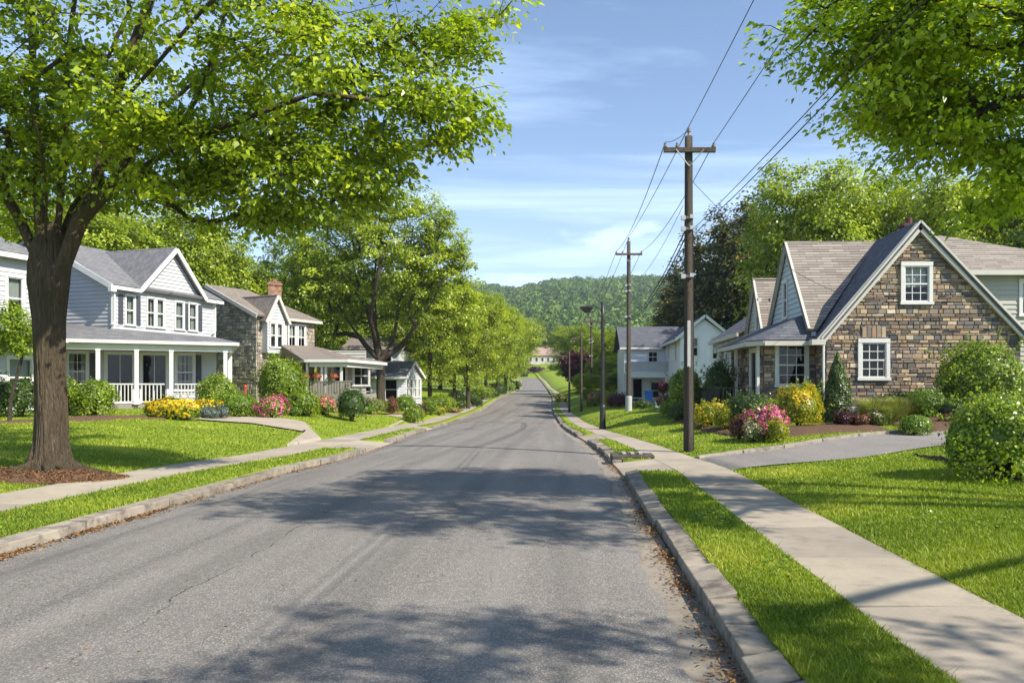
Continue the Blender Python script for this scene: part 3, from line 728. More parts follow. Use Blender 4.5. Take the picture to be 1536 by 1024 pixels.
# grass blades
def in_drive(X, Y):
    return (Y > np.interp(X, [p[0] for p in DN], [p[1] for p in DN])-.02) & (Y < np.interp(X, [p[0] for p in DF], [p[1] for p in DF])+.02) & (X > RWo(Y))
PA = [G(286, 629.5), G(379, 636), G(458, 649)]; 
def grass(n):
    px = NR.uniform(-60, 1600, n); py = 580 + (NR.uniform(0, 1, n)**1.0)*520 + 22
    Y = F*(CH-.15)/(py-580); X = (px-CX)/F*Y
    ap = lambda L: np.any([(Y > a) & (Y < b) for a, b in L], 0)
    rr, rs, rw, rl, ls, lw = RR(Y), RSo(Y), RWo(Y), RL(Y), LSo(Y), LWo(Y)
    edge = .035
    ok = ((X > rr+KW-edge) & (X < rs+edge) & ~ap(SK_R)) | ((X > rw-edge*1.5) & ~in_drive(X, Y)) | ((X < rl-KW+edge) & (X > ls-edge) & ~ap(SK_L)) | (X < lw+edge*1.5)
    ok &= (Y < 48) & (Y > 2.5)
    ok &= ~((((X+9.25)/1.4)**2 + ((Y-13.8)/.95)**2) < 1)
    e = np.array([G(300, 629), G(379, 636), G(458, 649), G(545, 649), G(458, 634.5), G(398, 625)])[:, :2]
    lo = np.interp(X, [e[0][0], e[1][0], e[2][0], -8.0], [e[0][1], e[1][1], e[2][1], 22.8]); hi = np.interp(X, [e[5][0], e[4][0], -8.0], [e[5][1], e[4][1], 26.4])
    ok &= ~((X < lw) & (X > e[0][0]) & (Y > lo) & (Y < hi))
    X, Y, = X[ok], Y[ok]; n = len(X)
    pn = .5+.25*(np.sin(X*2.1+np.sin(Y*1.3)*2)+np.sin(Y*1.7+X*.6))*.9; fine = .5+.5*np.sin(X*9+3*np.sin(Y*7))*np.sin(Y*8+2)
    h = (.030+.026*NR.uniform(0, 1, n)+.020*fine*NR.uniform(0, 1, n))*(.7+.5*np.clip(pn, 0, 1))
    h = h*np.where(NR.uniform(0, 1, n) > .985, 1.9, 1.0)
    w = np.maximum(.0030, .00062*Y)*NR.uniform(.7, 1.3, n)
    a = NR.uniform(0, 2*pi, n); ln = NR.normal(0, .42, (n, 2)); z = zg(X, Y)-.006
    bx, by = np.cos(a)*w, np.sin(a)*w
    p0 = np.stack([X-bx, Y-by, z], 1); p1 = np.stack([X+bx, Y+by, z], 1)
    m0 = np.stack([X-bx*.8+ln[:, 0]*h*.35, Y-by*.8+ln[:, 1]*h*.35, z+h*.6], 1); m1 = np.stack([X+bx*.8+ln[:, 0]*h*.35, Y+by*.8+ln[:, 1]*h*.35, z+h*.6], 1)
    tp = np.stack([X+ln[:, 0]*h, Y+ln[:, 1]*h, z+h*1.0], 1)
    V = np.stack([p0, p1, m1, m0, tp], 1).reshape(-1, 3); b = np.arange(n)*5
    T = np.concatenate([np.stack([b, b+1, b+2], 1), np.stack([b, b+2, b+3], 1), np.stack([b+3, b+2, b+4], 1)])
    dry = np.clip(np.sin(X*.83+1.7*np.sin(Y*.61+2))*np.sin(Y*.97+1.3*np.sin(X*.7))-.35, 0, 1)
    rn = np.clip(.22+.42*np.clip(pn, 0, 1)+.5*dry+NR.normal(0, .17, n)+(NR.uniform(0, 1, n) > .93)*.35, 0, 1)
    o = npmesh('grass', V, T, M['blade'], None, {'rnd': np.repeat(rn, 5)}); tag(o, 'short green blades of the verges and lawns', 'grass', kind='stuff'); del o['category']
grass(900000)

# clover and broad weeds in loose patches
def clover():
    px = NR.uniform(-60, 1600, 46000); py = 602+NR.uniform(0, 1, 46000)*500; Y = F*(CH-.15)/(py-580); X = (px-CX)/F*Y
    pat = np.sin(X*1.3+2*np.sin(Y*.8))*np.sin(Y*1.1+1.7*np.sin(X*.9+1)); ok = (pat > .55) & (Y < 30)
    ok &= ((X > RR(Y)+KW+.03) & (X < RSo(Y)-.03) & ~((Y > APR[0]-.05) & (Y < APR[1]+.05)) & ~((Y > APR2[0]) & (Y < APR2[1]))) | ((X > RWo(Y)+.03) & ~in_drive(X, Y)) | ((X < RL(Y)-KW-.03) & (X > LSo(Y)+.03) & ~((Y > APL[0]-.05) & (Y < APL[1]+.05))) | ((X < LWo(Y)-.03) & (Y < 20) & ~((((X+9.25)/1.4)**2 + ((Y-13.8)/.95)**2) < 1))
    X, Y = X[ok], Y[ok]; n = len(X); C = np.stack([X, Y, zg(X, Y)+NR.uniform(.02, .055, n)], 1)
    V, Fq = leaf_geo(C, unit(np.array([0, 0, 1])+NR.normal(size=(n, 3))*.3), .026+.0016*C[:, 1], .9)
    tag(npmesh('clover', V, Fq, M['leaf_box'], None, {'rnd': np.repeat(NR.uniform(0, 1, n), 4)}), 'patches of clover and broad weeds in the lawns', kind='stuff')
clover()

# tree-base bed with mulch mound
th = np.linspace(0, 2*pi, 40); rings = []
for r in np.linspace(0, 1, 12):
    x = -9.25+1.4*r*np.cos(th)*(1+.08*np.sin(3*th)); y = 13.8+.95*r*np.sin(th)*(1+.08*np.cos(4*th)); rings.append(np.stack([x, y, zg(x, y)+.13*(1-r**2)-(.03 if r == 1 else 0)+NR.normal(0, .012, 40)], 1))
V = np.concatenate(rings); i = (np.arange(11)[:, None]*40+np.arange(39)[None]).ravel()
tag(npmesh('mulch_ring', V, np.stack([i, i+40, i+41, i+1], 1)[:, ::-1], M['mulch'], smooth=True), 'brown mulch ring round the big tree', kind='structure')
# wood chips over the mulch
n = 4200; r = np.sqrt(NR.uniform(0, 1, n)); t = NR.uniform(0, 2*pi, n); x = -9.25+1.4*r*np.cos(t); y = 13.8+.95*r*np.sin(t)
Vc, Fc = leaf_geo(np.stack([x, y, zg(x, y)+.13*(1-r**2)+.015], 1), unit(np.array([0, 0, 1])+NR.normal(size=(n, 3))*.5), .05, .35)
n = 5200; px = NR.uniform(8.6, 13, n); py = NR.uniform(12.5, 18.3, n); Vd, Fd = leaf_geo(np.stack([px, py, zg(px, py)+.06], 1), unit(np.array([0, 0, 1])+NR.normal(size=(n, 3))*.5), .05, .4)
lowr = np.interp(np.repeat(px, 4), [8.3, 9.5, 13], [17.9, 14.3, 12.4]); keep = (np.repeat(py, 4) > lowr)[::4]
Vd = Vd.reshape(-1, 4, 3)[keep].reshape(-1, 3); Fd = np.arange(len(Vd)).reshape(-1, 4)
tag(npmesh('wood_chips', np.concatenate([Vc, Vd]), np.concatenate([Fc, Fd+len(Vc)]), M['dryleaf'], None, {'rnd': np.repeat(NR.uniform(0, .7, (len(Vc)+len(Vd))//4), 4)}), 'brown wood chips in the planting beds', kind='stuff')

# ------------------------------------------------------------------ building tools
class Wl:
    def __init__(s, p0, p1, z0=0):
        s.p = Vector((*p0[:2], z0)); d = Vector((p1[0]-p0[0], p1[1]-p0[1], 0)); s.L = d.length; s.d = d.normalized(); s.n = Vector((s.d.y, -s.d.x, 0))
    def __call__(s, a, t, o=0): return s.p + s.d*a + s.n*o + Vector((0, 0, t))
    def box(s, mb, a0, a1, t0, t1, o0, o1):
        mb.hexa([s(a0, t0, o1), s(a1, t0, o1), s(a1, t0, o0), s(a0, t0, o0), s(a0, t1, o1), s(a1, t1, o1), s(a1, t1, o0), s(a0, t1, o0)])
def span(poly, t):
    xs = []
    for (a, b), (c, d) in zip(poly, poly[1:]+poly[:1]):
        if b == d: continue
        if min(b, d)-1e-6 <= t <= max(b, d)+1e-6: xs.append(a+(c-a)*(t-b)/(d-b))
    return (min(xs), max(xs)) if len(xs) > 1 else None
PAL = [(0.521, 0.393, 0.254), (0.410, 0.304, 0.202), (0.301, 0.242, 0.183), (0.146, 0.136, 0.130), (0.212, 0.180, 0.154), (0.455, 0.359, 0.264), (0.633, 0.516, 0.366), (0.375, 0.247, 0.163), (0.108, 0.108, 0.113), (0.454, 0.337, 0.220), (0.323, 0.258, 0.194), (0.180, 0.164, 0.153), (0.256, 0.225, 0.198)]
def wall(parent, W, outline, holes, kind, mat, th=.14, rowh=.19, label=None, pal=PAL, name='wall'):
    mb = MB(); top = max(t for _, t in outline); bot = min(t for _, t in outline)
    reg = [bot]
    while reg[-1] < top: reg.append(reg[-1] + (rowh if kind != 'stone' else rowh*R.choice([.45, .6, .8, .8, 1, 1.2, 1.5])))
    br = sorted(set([round(x, 4) for x in reg] + [round(t, 4) for _, t in outline] + [round(v, 4) for h in holes for v in (h[1], h[1]+h[3])]))
    br = [b for b in br if bot-1e-6 <= b <= top+1e-6]
    for t0, t1 in zip(br, br[1:]):
        if t1-t0 < .004: continue
        a, b = span(outline, t0+1e-4), span(outline, t1-1e-4)
        if not a or not b: continue
        tm = (t0+t1)/2; hs = sorted([(h[0], h[0]+h[2]) for h in holes if h[1] < tm < h[1]+h[3]])
        segs = []; l0, l1 = a[0], b[0]
        for h0, h1 in hs: segs.append((l0, l1, h0, h0)); l0 = l1 = h1
        segs.append((l0, l1, a[1], b[1]))
        k = max(i for i, r in enumerate(reg) if r <= t0+1e-3); rh = reg[min(k+1, len(reg)-1)]-reg[k]; rh = rh or .1
        fr = lambda t: min(1, max(0, (t-reg[k])/rh))
        for l0, l1, r0, r1 in segs:
            if r0-l0 < .01 and r1-l1 < .01: continue
            if kind == 'siding':
                o0, o1 = .040-.037*fr(t0), .040-.037*fr(t1)
                mb.hexa([W(l0, t0, o0), W(r0, t0, o0), W(r0, t0, -th), W(l0, t0, -th), W(l1, t1, o1), W(r1, t1, o1), W(r1, t1, -th), W(l1, t1, -th)])
            elif kind == 'stone':
                mb.cur = 1; mb.c = (1, 1, 1, 1)
                mb.hexa([W(l0, t0, 0), W(r0, t0, 0), W(r0, t0, -th), W(l0, t0, -th), W(l1, t1, 0), W(r1, t1, 0), W(r1, t1, -th), W(l1, t1, -th)])
                mb.cur = 0; x = min(l0, l1); X1 = max(r0, r1); hgt = t1-t0; lo_ = x
                while x < X1-.03:
                    w = R.uniform(.13, .46)*(1.2 if hgt < .1 else .85); x2 = x+w
                    if X1-x2 < .12: x2 = X1
                    g = .006; c = R.choice(pal); v = R.uniform(.75, 1.2); mb.c = (c[0]*v, c[1]*v, c[2]*v, 1)
                    lim = lambda s_, l, r_: min(max(s_, l), r_)
                    A0, B0, A1, B1 = lim(x+g, l0, r0), lim(x2-g, l0, r0), lim(x+g, l1, r1), lim(x2-g, l1, r1)
                    if B0-A0 > .02 or B1-A1 > .02:
                        of = R.uniform(.022, .055); bv = min(.014, hgt*.2); j = lambda: R.uniform(-.010, .010)
                        q = [W(A0, t0+g, 0), W(B0, t0+g, 0), W(B1, t1-g, 0), W(A1, t1-g, 0)]
                        f = [W(A0+bv+j(), t0+g+bv+j()*.6, of+j()*.6), W(B0-bv+j(), t0+g+bv+j()*.6, of+j()*.6), W(B1-bv+j(), t1-g-bv+j()*.6, of+j()*.6), W(A1+bv+j(), t1-g-bv+j()*.6, of+j()*.6)]
                        bb = mb.pts(q+f); mb.face((bb+4, bb+5, bb+6, bb+7))
                        for u in range(4): mb.face((bb+u, bb+(u+1) % 4, bb+4+(u+1) % 4, bb+4+u))
                    x = x2
    return mb.build(name, [mat, M['mortar']] if kind == 'stone' else mat, parent, label=label)

def window(parent, W, s, t, w, h, cols=2, rows=2, trim=.1, mat=None, o=.0, curtain=0, shutters=False, sash=True, door=False, label=None, sill=True):
    mat = mat or M['white']; mb = MB(); B = lambda *a: W.box(mb, *a); pr = o+.045
    B(s-trim, s, t-.0, t+h, o-.10, pr); B(s+w, s+w+trim, t, t+h, o-.10, pr); B(s-trim, s+w+trim, t+h, t+h+trim*1.15, o-.10, pr+.01)
    if sill: B(s-trim-.03, s+w+trim+.03, t-trim*.8, t, o-.10, pr+.03)
    else: B(s-trim, s+w+trim, t-.05, t, o-.10, pr)
    fw = .045
    B(s, s+fw, t, t+h, o-.06, o+.012); B(s+w-fw, s+w, t, t+h, o-.06, o+.012); B(s+fw, s+w-fw, t, t+fw, o-.06, o+.012); B(s+fw, s+w-fw, t+h-fw, t+h, o-.06, o+.012)
    if sash: B(s+fw, s+w-fw, t+h/2-.028, t+h/2+.028, o-.055, o+.008)
    f = mb.build('window' if not door else 'door', mat, parent, label=label)
    g = MB(); mw = .013
    for k in range(1, cols): x = s+w*k/cols; W.box(g, x-mw, x+mw, t+fw+.002, t+h-fw-.002, o-.042, o-.014)
    halves = [(t, t+h/2), (t+h/2, t+h)] if sash else [(t, t+h)]
    for a, b in halves:
        for k in range(1, rows): y = a+(b-a)*k/rows; W.box(g, s+fw+.002, s+w-fw-.002, y-mw, y+mw, o-.045, o-.017)
    if g.v: g.build('muntin', mat, f)
    p = MB(); p.poly([W(s+.02, t+.02, o-.03), W(s+w-.02, t+.02, o-.03), W(s+w-.02, t+h-.02, o-.03), W(s+.02, t+h-.02, o-.03)]); p.build('pane', M['glass'], f)
    if not curtain:  # panel added behind bare panes, its dark colour stands for the unlit room
        c = MB(); c.poly([W(s-.1, t-.1, o-.5), W(s+w+.1, t-.1, o-.5), W(s+w+.1, t+h+.1, o-.5), W(s-.1, t+h+.1, o-.5)]); c.build('dark_room_panel', M['dark'], f)
    if curtain:
        c = MB()
        for a0, a1 in (((0, .32), (.68, 1)) if curtain == 1 else ((0, .48), (.52, 1)) if curtain == 2 else ((0, 1),)):
            n = 9; b0 = t+h*(.42 if curtain == 3 else 0); prev = None
            for k in range(n+1):
                x = s+w*(a0+(a1-a0)*k/n); oo = o-.16-.02*(k % 2); cur = (W(x, b0, oo), W(x, t+h, oo))
                if prev: c.poly([prev[0], cur[0], cur[1], prev[1]])
                prev = cur
        c.build('curtain', M['curtain'], f)
    if shutters:
        for a, b in ((s-trim-.36, s-trim-.02), (s+w+trim+.02, s+w+trim+.36)):
            m = MB(); W.box(m, a, b, t, t+h, o+.028, o+.06)
            for k in range(10): y = t+.06+(h-.12)*k/10; W.box(m, a+.04, b-.04, y, y+(h-.12)/16, o+.062, o+.07)
            m.build('shutter', M['shutter'], parent)
    return f
def roof(mb, pts, th=.12, eave=None):
    """planar-ish polygon of top points (first edge = eave). slab th thick."""
    p = [Vector(q) for q in pts]; nrm = (p[1]-p[0]).cross(p[2]-p[0]).normalized()
    if nrm.z < 0: p = [p[1], p[0]] + p[:1:-1]; nrm = (p[1]-p[0]).cross(p[2]-p[0]).normalized()
    e = (p[1]-p[0]).normalized(); u = nrm.cross(e); uv = [((q-p[0]).dot(e)+3, (q-p[0]).dot(u)+.01) for q in p]
    mb.poly(p, uv); lo = [q-nrm*th for q in p]; mb.poly(lo[::-1], [(.05, .05)]*len(p))
    for i in range(len(p)): j = (i+1) % len(p); mb.poly([lo[i], lo[j], p[j], p[i]], [(0, .1), (1, .1), (1, .12), (0, .12)])
def trimline(mb, pts, w=.05, h=.2, dz=0, out=None):
    for a, b in zip(pts, pts[1:]):
        a, b = Vector(a)+Vector((0, 0, dz)), Vector(b)+Vector((0, 0, dz)); mb.beam(a, b, w, h)
def downspout(parent, p, z0, z1, mat=None):
    m = MB(); m.tube([(p[0], p[1], z1), (p[0], p[1], z0+.25), (p[0]+.0, p[1]-.05, z0+.1), (p[0], p[1]-.25, z0+.05)], .045, 8); m.build('downspout', mat or M['white'], parent)
# ------------------------------------------------------------------ stone cottage, right
def cottage():
    r = empty('stone_cottage', (12.8, 30, zs(12.8, 28)), 'stone cottage with steep white-edged gable, tan and slate roofs beside the driveway', 'house')
    zb = .1; W = Wl((9.4, 28), (16.5, 28)); ax = 12.75-9.4
    zE = 3.95; out = [(0, zb), (7.1, zb), (7.1, 3.75), (ax, 7.55), (0, 3.85)]
    # windows: lower and upper
    H = [(1.27, 2.14, .90, 1.27), (2.83, 4.90, .90, 1.30)]
    wall(r, W, out, H, 'stone', M['stone'], rowh=.118)
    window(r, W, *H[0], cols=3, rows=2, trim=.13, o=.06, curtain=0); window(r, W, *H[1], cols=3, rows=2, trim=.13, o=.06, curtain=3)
    # stone lintel of upright stones over the lower window
    m = MB()
    for k in range(5):
        c = PAL[(k*3+1) % len(PAL)]; m.c = (*c, 1); a = 1.30+k*.175; W.box(m, a, a+.155, 3.60, 3.98+.03*(k % 2), .0, .075)
    m.build('lintel', M['stone'], r, bevel=.01)
    # main roof slabs, ridge along Y at X=12.75
    rb = MB(); Yf, Yb = 27.78, 40.0; rx, rz = 12.75, 7.86; eL = (9.15, 3.62); eR = (16.75, 3.62)
    # left slope stops at the valley of the cross wing
    roof(rb, [(eL[0], Yf, eL[1]), (eL[0], 28.75, eL[1]), (12.75, 31.8, rz), (rx, Yf, rz)], .16)
    roof(rb, [(10.2, 35.2, 4.8), (10.2, Yb, 4.8), (rx, Yb, rz), (rx, 31.8, rz)], .16)
    roof(rb, [(eR[0], Yf, eR[1]), (eR[0], Yb, eR[1]), (rx, Yb, rz), (rx, Yf, rz)], .16)
    main = rb.build('roof', M['roof_slate'], r, label='dark slate-grey roof of the front gable')
    cm = MB(); cm.box((13.75, 31, 7.75), (.5, .5, 1.0)); cm.box((13.75, 31, 8.3), (.68, .62, .12)); cm.tube([(13.75, 31, 8.3), (13.75, 31, 8.62)], .13, 10); cm.build('chimney', M['chimney_dark'], r)
    # cross wing to the left: ridge along X at Y=31.8
    rb = MB(); gx = 8.92
    roof(rb, [(gx, 28.62, 3.95), (9.3, 28.62, 3.95), (12.75, 31.76, 7.83), (gx, 31.8, 7.83)], .14)
    roof(rb, [(12.75, 35.0, 3.95), (gx, 35.0, 3.95), (gx, 31.8, 7.83), (12.75, 31.8, 7.83)], .14)
    rb.build('roof', M['roof_tan'], r, label='tan shingle roof of the cross wing')
    W2 = Wl((9.12, 34.9), (9.12, 28.75)); h2 = [(3.15, 1.02, .46, 1.45)]
    wall(r, W2, [(0, 0), (W2.L, 0), (W2.L/2, 3.72)], [], 'siding', M['siding_blue'], rowh=.21) if False else None
    Wg = Wl((9.12, 34.95), (9.12, 28.7), 3.7)
    h2 = [(2.55, 1.0, .50, 1.45)]
    wall(r, Wg, [(0, 0), (Wg.L, 0), (Wg.L, .12), (Wg.L/2, 3.98), (0, .12)], h2, 'siding', M['siding_blue'], rowh=.21)
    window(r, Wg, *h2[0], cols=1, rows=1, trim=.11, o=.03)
    tr = MB()
    for (a, b) in (((8.98, 28.68, 3.92), (8.98, 31.8, 7.72)), ((8.98, 34.92, 3.92), (8.98, 31.8, 7.72))): tr.beam(a, b, .10, .20)
    # front bargeboards
    for (a, b) in (((9.13, 27.86, 3.44), (12.75, 27.86, 7.66)), ((16.8, 27.86, 3.44), (12.75, 27.86, 7.66))): tr.beam(a, b, .14, .30)
    tr.beam((9.16, 27.80, 3.56), (12.75, 27.80, 7.80), .16, .07); tr.beam((16.78, 27.80, 3.56), (12.75, 27.80, 7.80), .16, .07)
    tr.box((9.05, 27.9, 3.42), (.5, .35, .2)); tr.box((16.85, 27.9, 3.42), (.4, .35, .2))
    tr.build('bargeboard', M['cream'], r)
    # ground floor of the wing: bay with low hipped slate roof
    zf = .2
    Wf = Wl((7.44, 29.2), (9.4, 29.2), zf); hf = [(.52, 1.68, 1.05, 1.5)]
    wall(r, Wf, [(0, 0), (Wf.L, 0), (Wf.L, 3.35), (0, 3.35)], hf, 'stone', M['stone'], rowh=.14)
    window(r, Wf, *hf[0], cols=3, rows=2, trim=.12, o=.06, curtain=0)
    Wc = Wl((9.4, 29.06), (9.4, 28.0), zf); wall(r, Wc, [(0, 0), (Wc.L, 0), (Wc.L, 3.4), (0, 3.4)], [], 'stone', M['stone'], rowh=.14)
    Ws = Wl((7.44, 35.0), (7.44, 29.34), zf); hs = [(3.95, .85, .95, 2.15)]
    wall(r, Ws, [(0, 0), (Ws.L, 0), (Ws.L, 3.35), (0, 3.35)], hs, 'stone', M['stone'], rowh=.14)
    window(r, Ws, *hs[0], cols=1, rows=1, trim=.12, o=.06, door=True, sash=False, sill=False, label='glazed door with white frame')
    rb = MB(); eL_, zE_ = 6.78, 3.56
    roof(rb, [(7.3, 28.55, zE_), (9.15, 28.55, zE_), (9.08, 29.5, 4.55), (8.95, 29.5, 4.55)], .1)
    roof(rb, [(eL_, 29.2, zE_), (7.3, 28.55, zE_), (8.95, 29.5, 4.55)], .1)
    roof(rb, [(eL_, 35.5, zE_), (eL_, 29.2, zE_), (8.95, 29.5, 4.55), (9.0, 35.4, 4.55)], .1)
    rb.build('roof', M['roof_slate'], r, label='low hipped slate roof over the corner bay')
    tr = MB(); trimline(tr, [(eL_-.02, 35.5, 3.42), (eL_-.02, 29.17, 3.42), (7.28, 28.52, 3.42), (9.2, 28.52, 3.42)], .12, .17)
    tr.build('gutter_board', M['cream'], r)
    sf = MB(); sf.poly([(eL_+.05, 35.4, 3.40), (eL_+.05, 29.2, 3.40), (7.33, 28.6, 3.40), (9.2, 28.6, 3.40), (9.2, 35.4, 3.40)]); sf.build('soffit', M['soffit'], r)
    po = MB(); po.box((7.05, 32.3, 2.1), (.12, .12, 2.6)); po.box((7.2, 29.15, 2.1), (.10, .10, 2.6)); po.box((7.05, 35.2, 2.1), (.12, .12, 2.6)); po.build('post', M['white'], r)
    pf = MB(); pf.box((6.5, 32.3, .5), (1.7, 6.0, .75)); pf.build('porch_floor', M['floorwood'], r)
    rl = MB(); 
    for z in (1.05, 1.75): rl.beam((5.8, 29.4, z), (7.3, 29.4, z), .04, .04); rl.beam((5.8, 29.4, z), (5.8, 35, z), .04, .04)
    for k in range(12): rl.beam((5.8+k*.13, 29.4, .9), (5.8+k*.13, 29.4, 1.75), .02, .02, (0, 1, 0))
    for k in range(34): rl.beam((5.8, 29.4+k*.165, .9), (5.8, 29.4+k*.165, 1.75), .02, .02, (0, 1, 0))
    rl.build('railing', M['iron'], r)
    downspout(r, (9.28, 27.93), .55, 3.45); 
    # second smaller gable further back
    rb = MB()
    roof(rb, [(8.75, 34.95, 4.3), (11.8, 34.95, 4.3), (12.75, 36.6, 7.0), (8.75, 36.6, 6.98)], .12); roof(rb, [(12.75, 38.3, 4.3), (8.75, 38.3, 4.3), (8.75, 36.6, 6.98), (12.75, 36.6, 6.98)], .12)
    rb.build('roof', M['roof_tan'], r, label='tan roof of the small rear gable')
    W3 = Wl((8.95, 38.2), (8.95, 35.02), 4.1); h3 = [(1.75, .35, .5, 1.4)]
    wall(r, W3, [(0, 0), (W3.L, 0), (W3.L, .1), (W3.L/2, 2.75), (0, .1)], h3, 'siding', M['siding_gray'], rowh=.2); window(r, W3, *h3[0], cols=1, rows=1, trim=.1, o=.03)
    W3b = Wl((8.95, 38.2), (8.95, 35.02), .3); wall(r, W3b, [(0, 0), (W3b.L, 0), (W3b.L, 3.8), (0, 3.8)], [], 'stone', M['stone'], rowh=.16)
    tr = MB(); tr.beam((8.82, 38.25, 4.25), (8.82, 36.6, 6.85), .1, .18); tr.beam((8.82, 35.0, 4.25), (8.82, 36.6, 6.85), .1, .18); tr.build('bargeboard', M['cream'], r)
    # right rear wing with sage siding
    W4 = Wl((13.0, 31.2), (21.5, 31.2), 2.5); h4 = [(5.42, 2.25, .9, 1.3)]
    wall(r, W4, [(0, 0), (8.5, 0), (8.5, 3.98), (0, 3.98)], h4, 'siding', M['siding_gray'], rowh=.19); window(r, W4, *h4[0], cols=2, rows=1, trim=.12, o=.03, curtain=3)
    W5 = Wl((16.5, 28.14), (16.5, 31.2), .1); wall(r, W5, [(0, 0), (W5.L, 0), (W5.L, 3.7), (0, 3.7)], [], 'stone', M['stone'], rowh=.16)
    W6 = Wl((16.64, 31.2), (21.5, 31.2), .1); wall(r, W6, [(0, 0), (W6.L, 0), (W6.L, 2.4), (0, 2.4)], [], 'stone', M['stone'], rowh=.16)
    rb = MB(); roof(rb, [(13.0, 30.75, 6.5), (21.9, 30.75, 6.5), (18.9, 31.95, 7.55), (14.4, 33.1, 8.6)], .1)
    roof(rb, [(21.9, 36.3, 6.5), (13.0, 36.3, 6.5), (14.4, 33.1, 8.6)], .1); roof(rb, [(21.9, 30.75, 6.5), (21.9, 36.3, 6.5), (14.4, 33.1, 8.6), (18.9, 31.95, 7.55)], .1)
    rb.build('roof', M['roof_tan'], r, label='tan roof of the right rear wing')
    tr = MB(); trimline(tr, [(13.2, 30.72, 6.38), (21.9, 30.72, 6.38)], .12, .2); tr.build('gutter_board', M['cream'], r)
    W7 = Wl((21.5, 31.2), (21.5, 36), .1); wall(r, W7, [(0, 0), (W7.L, 0), (W7.L, 6.3), (0, 6.3)], [], 'siding', M['siding_gray'])
    W8 = Wl((21.5, 39.8), (9.0, 39.8), .1); wall(r, W8, [(0, 0), (W8.L, 0), (W8.L, 4), (8.7, 7.4), (5, 4), (0, 4)], [], 'siding', M['siding_gray'])
cottage()

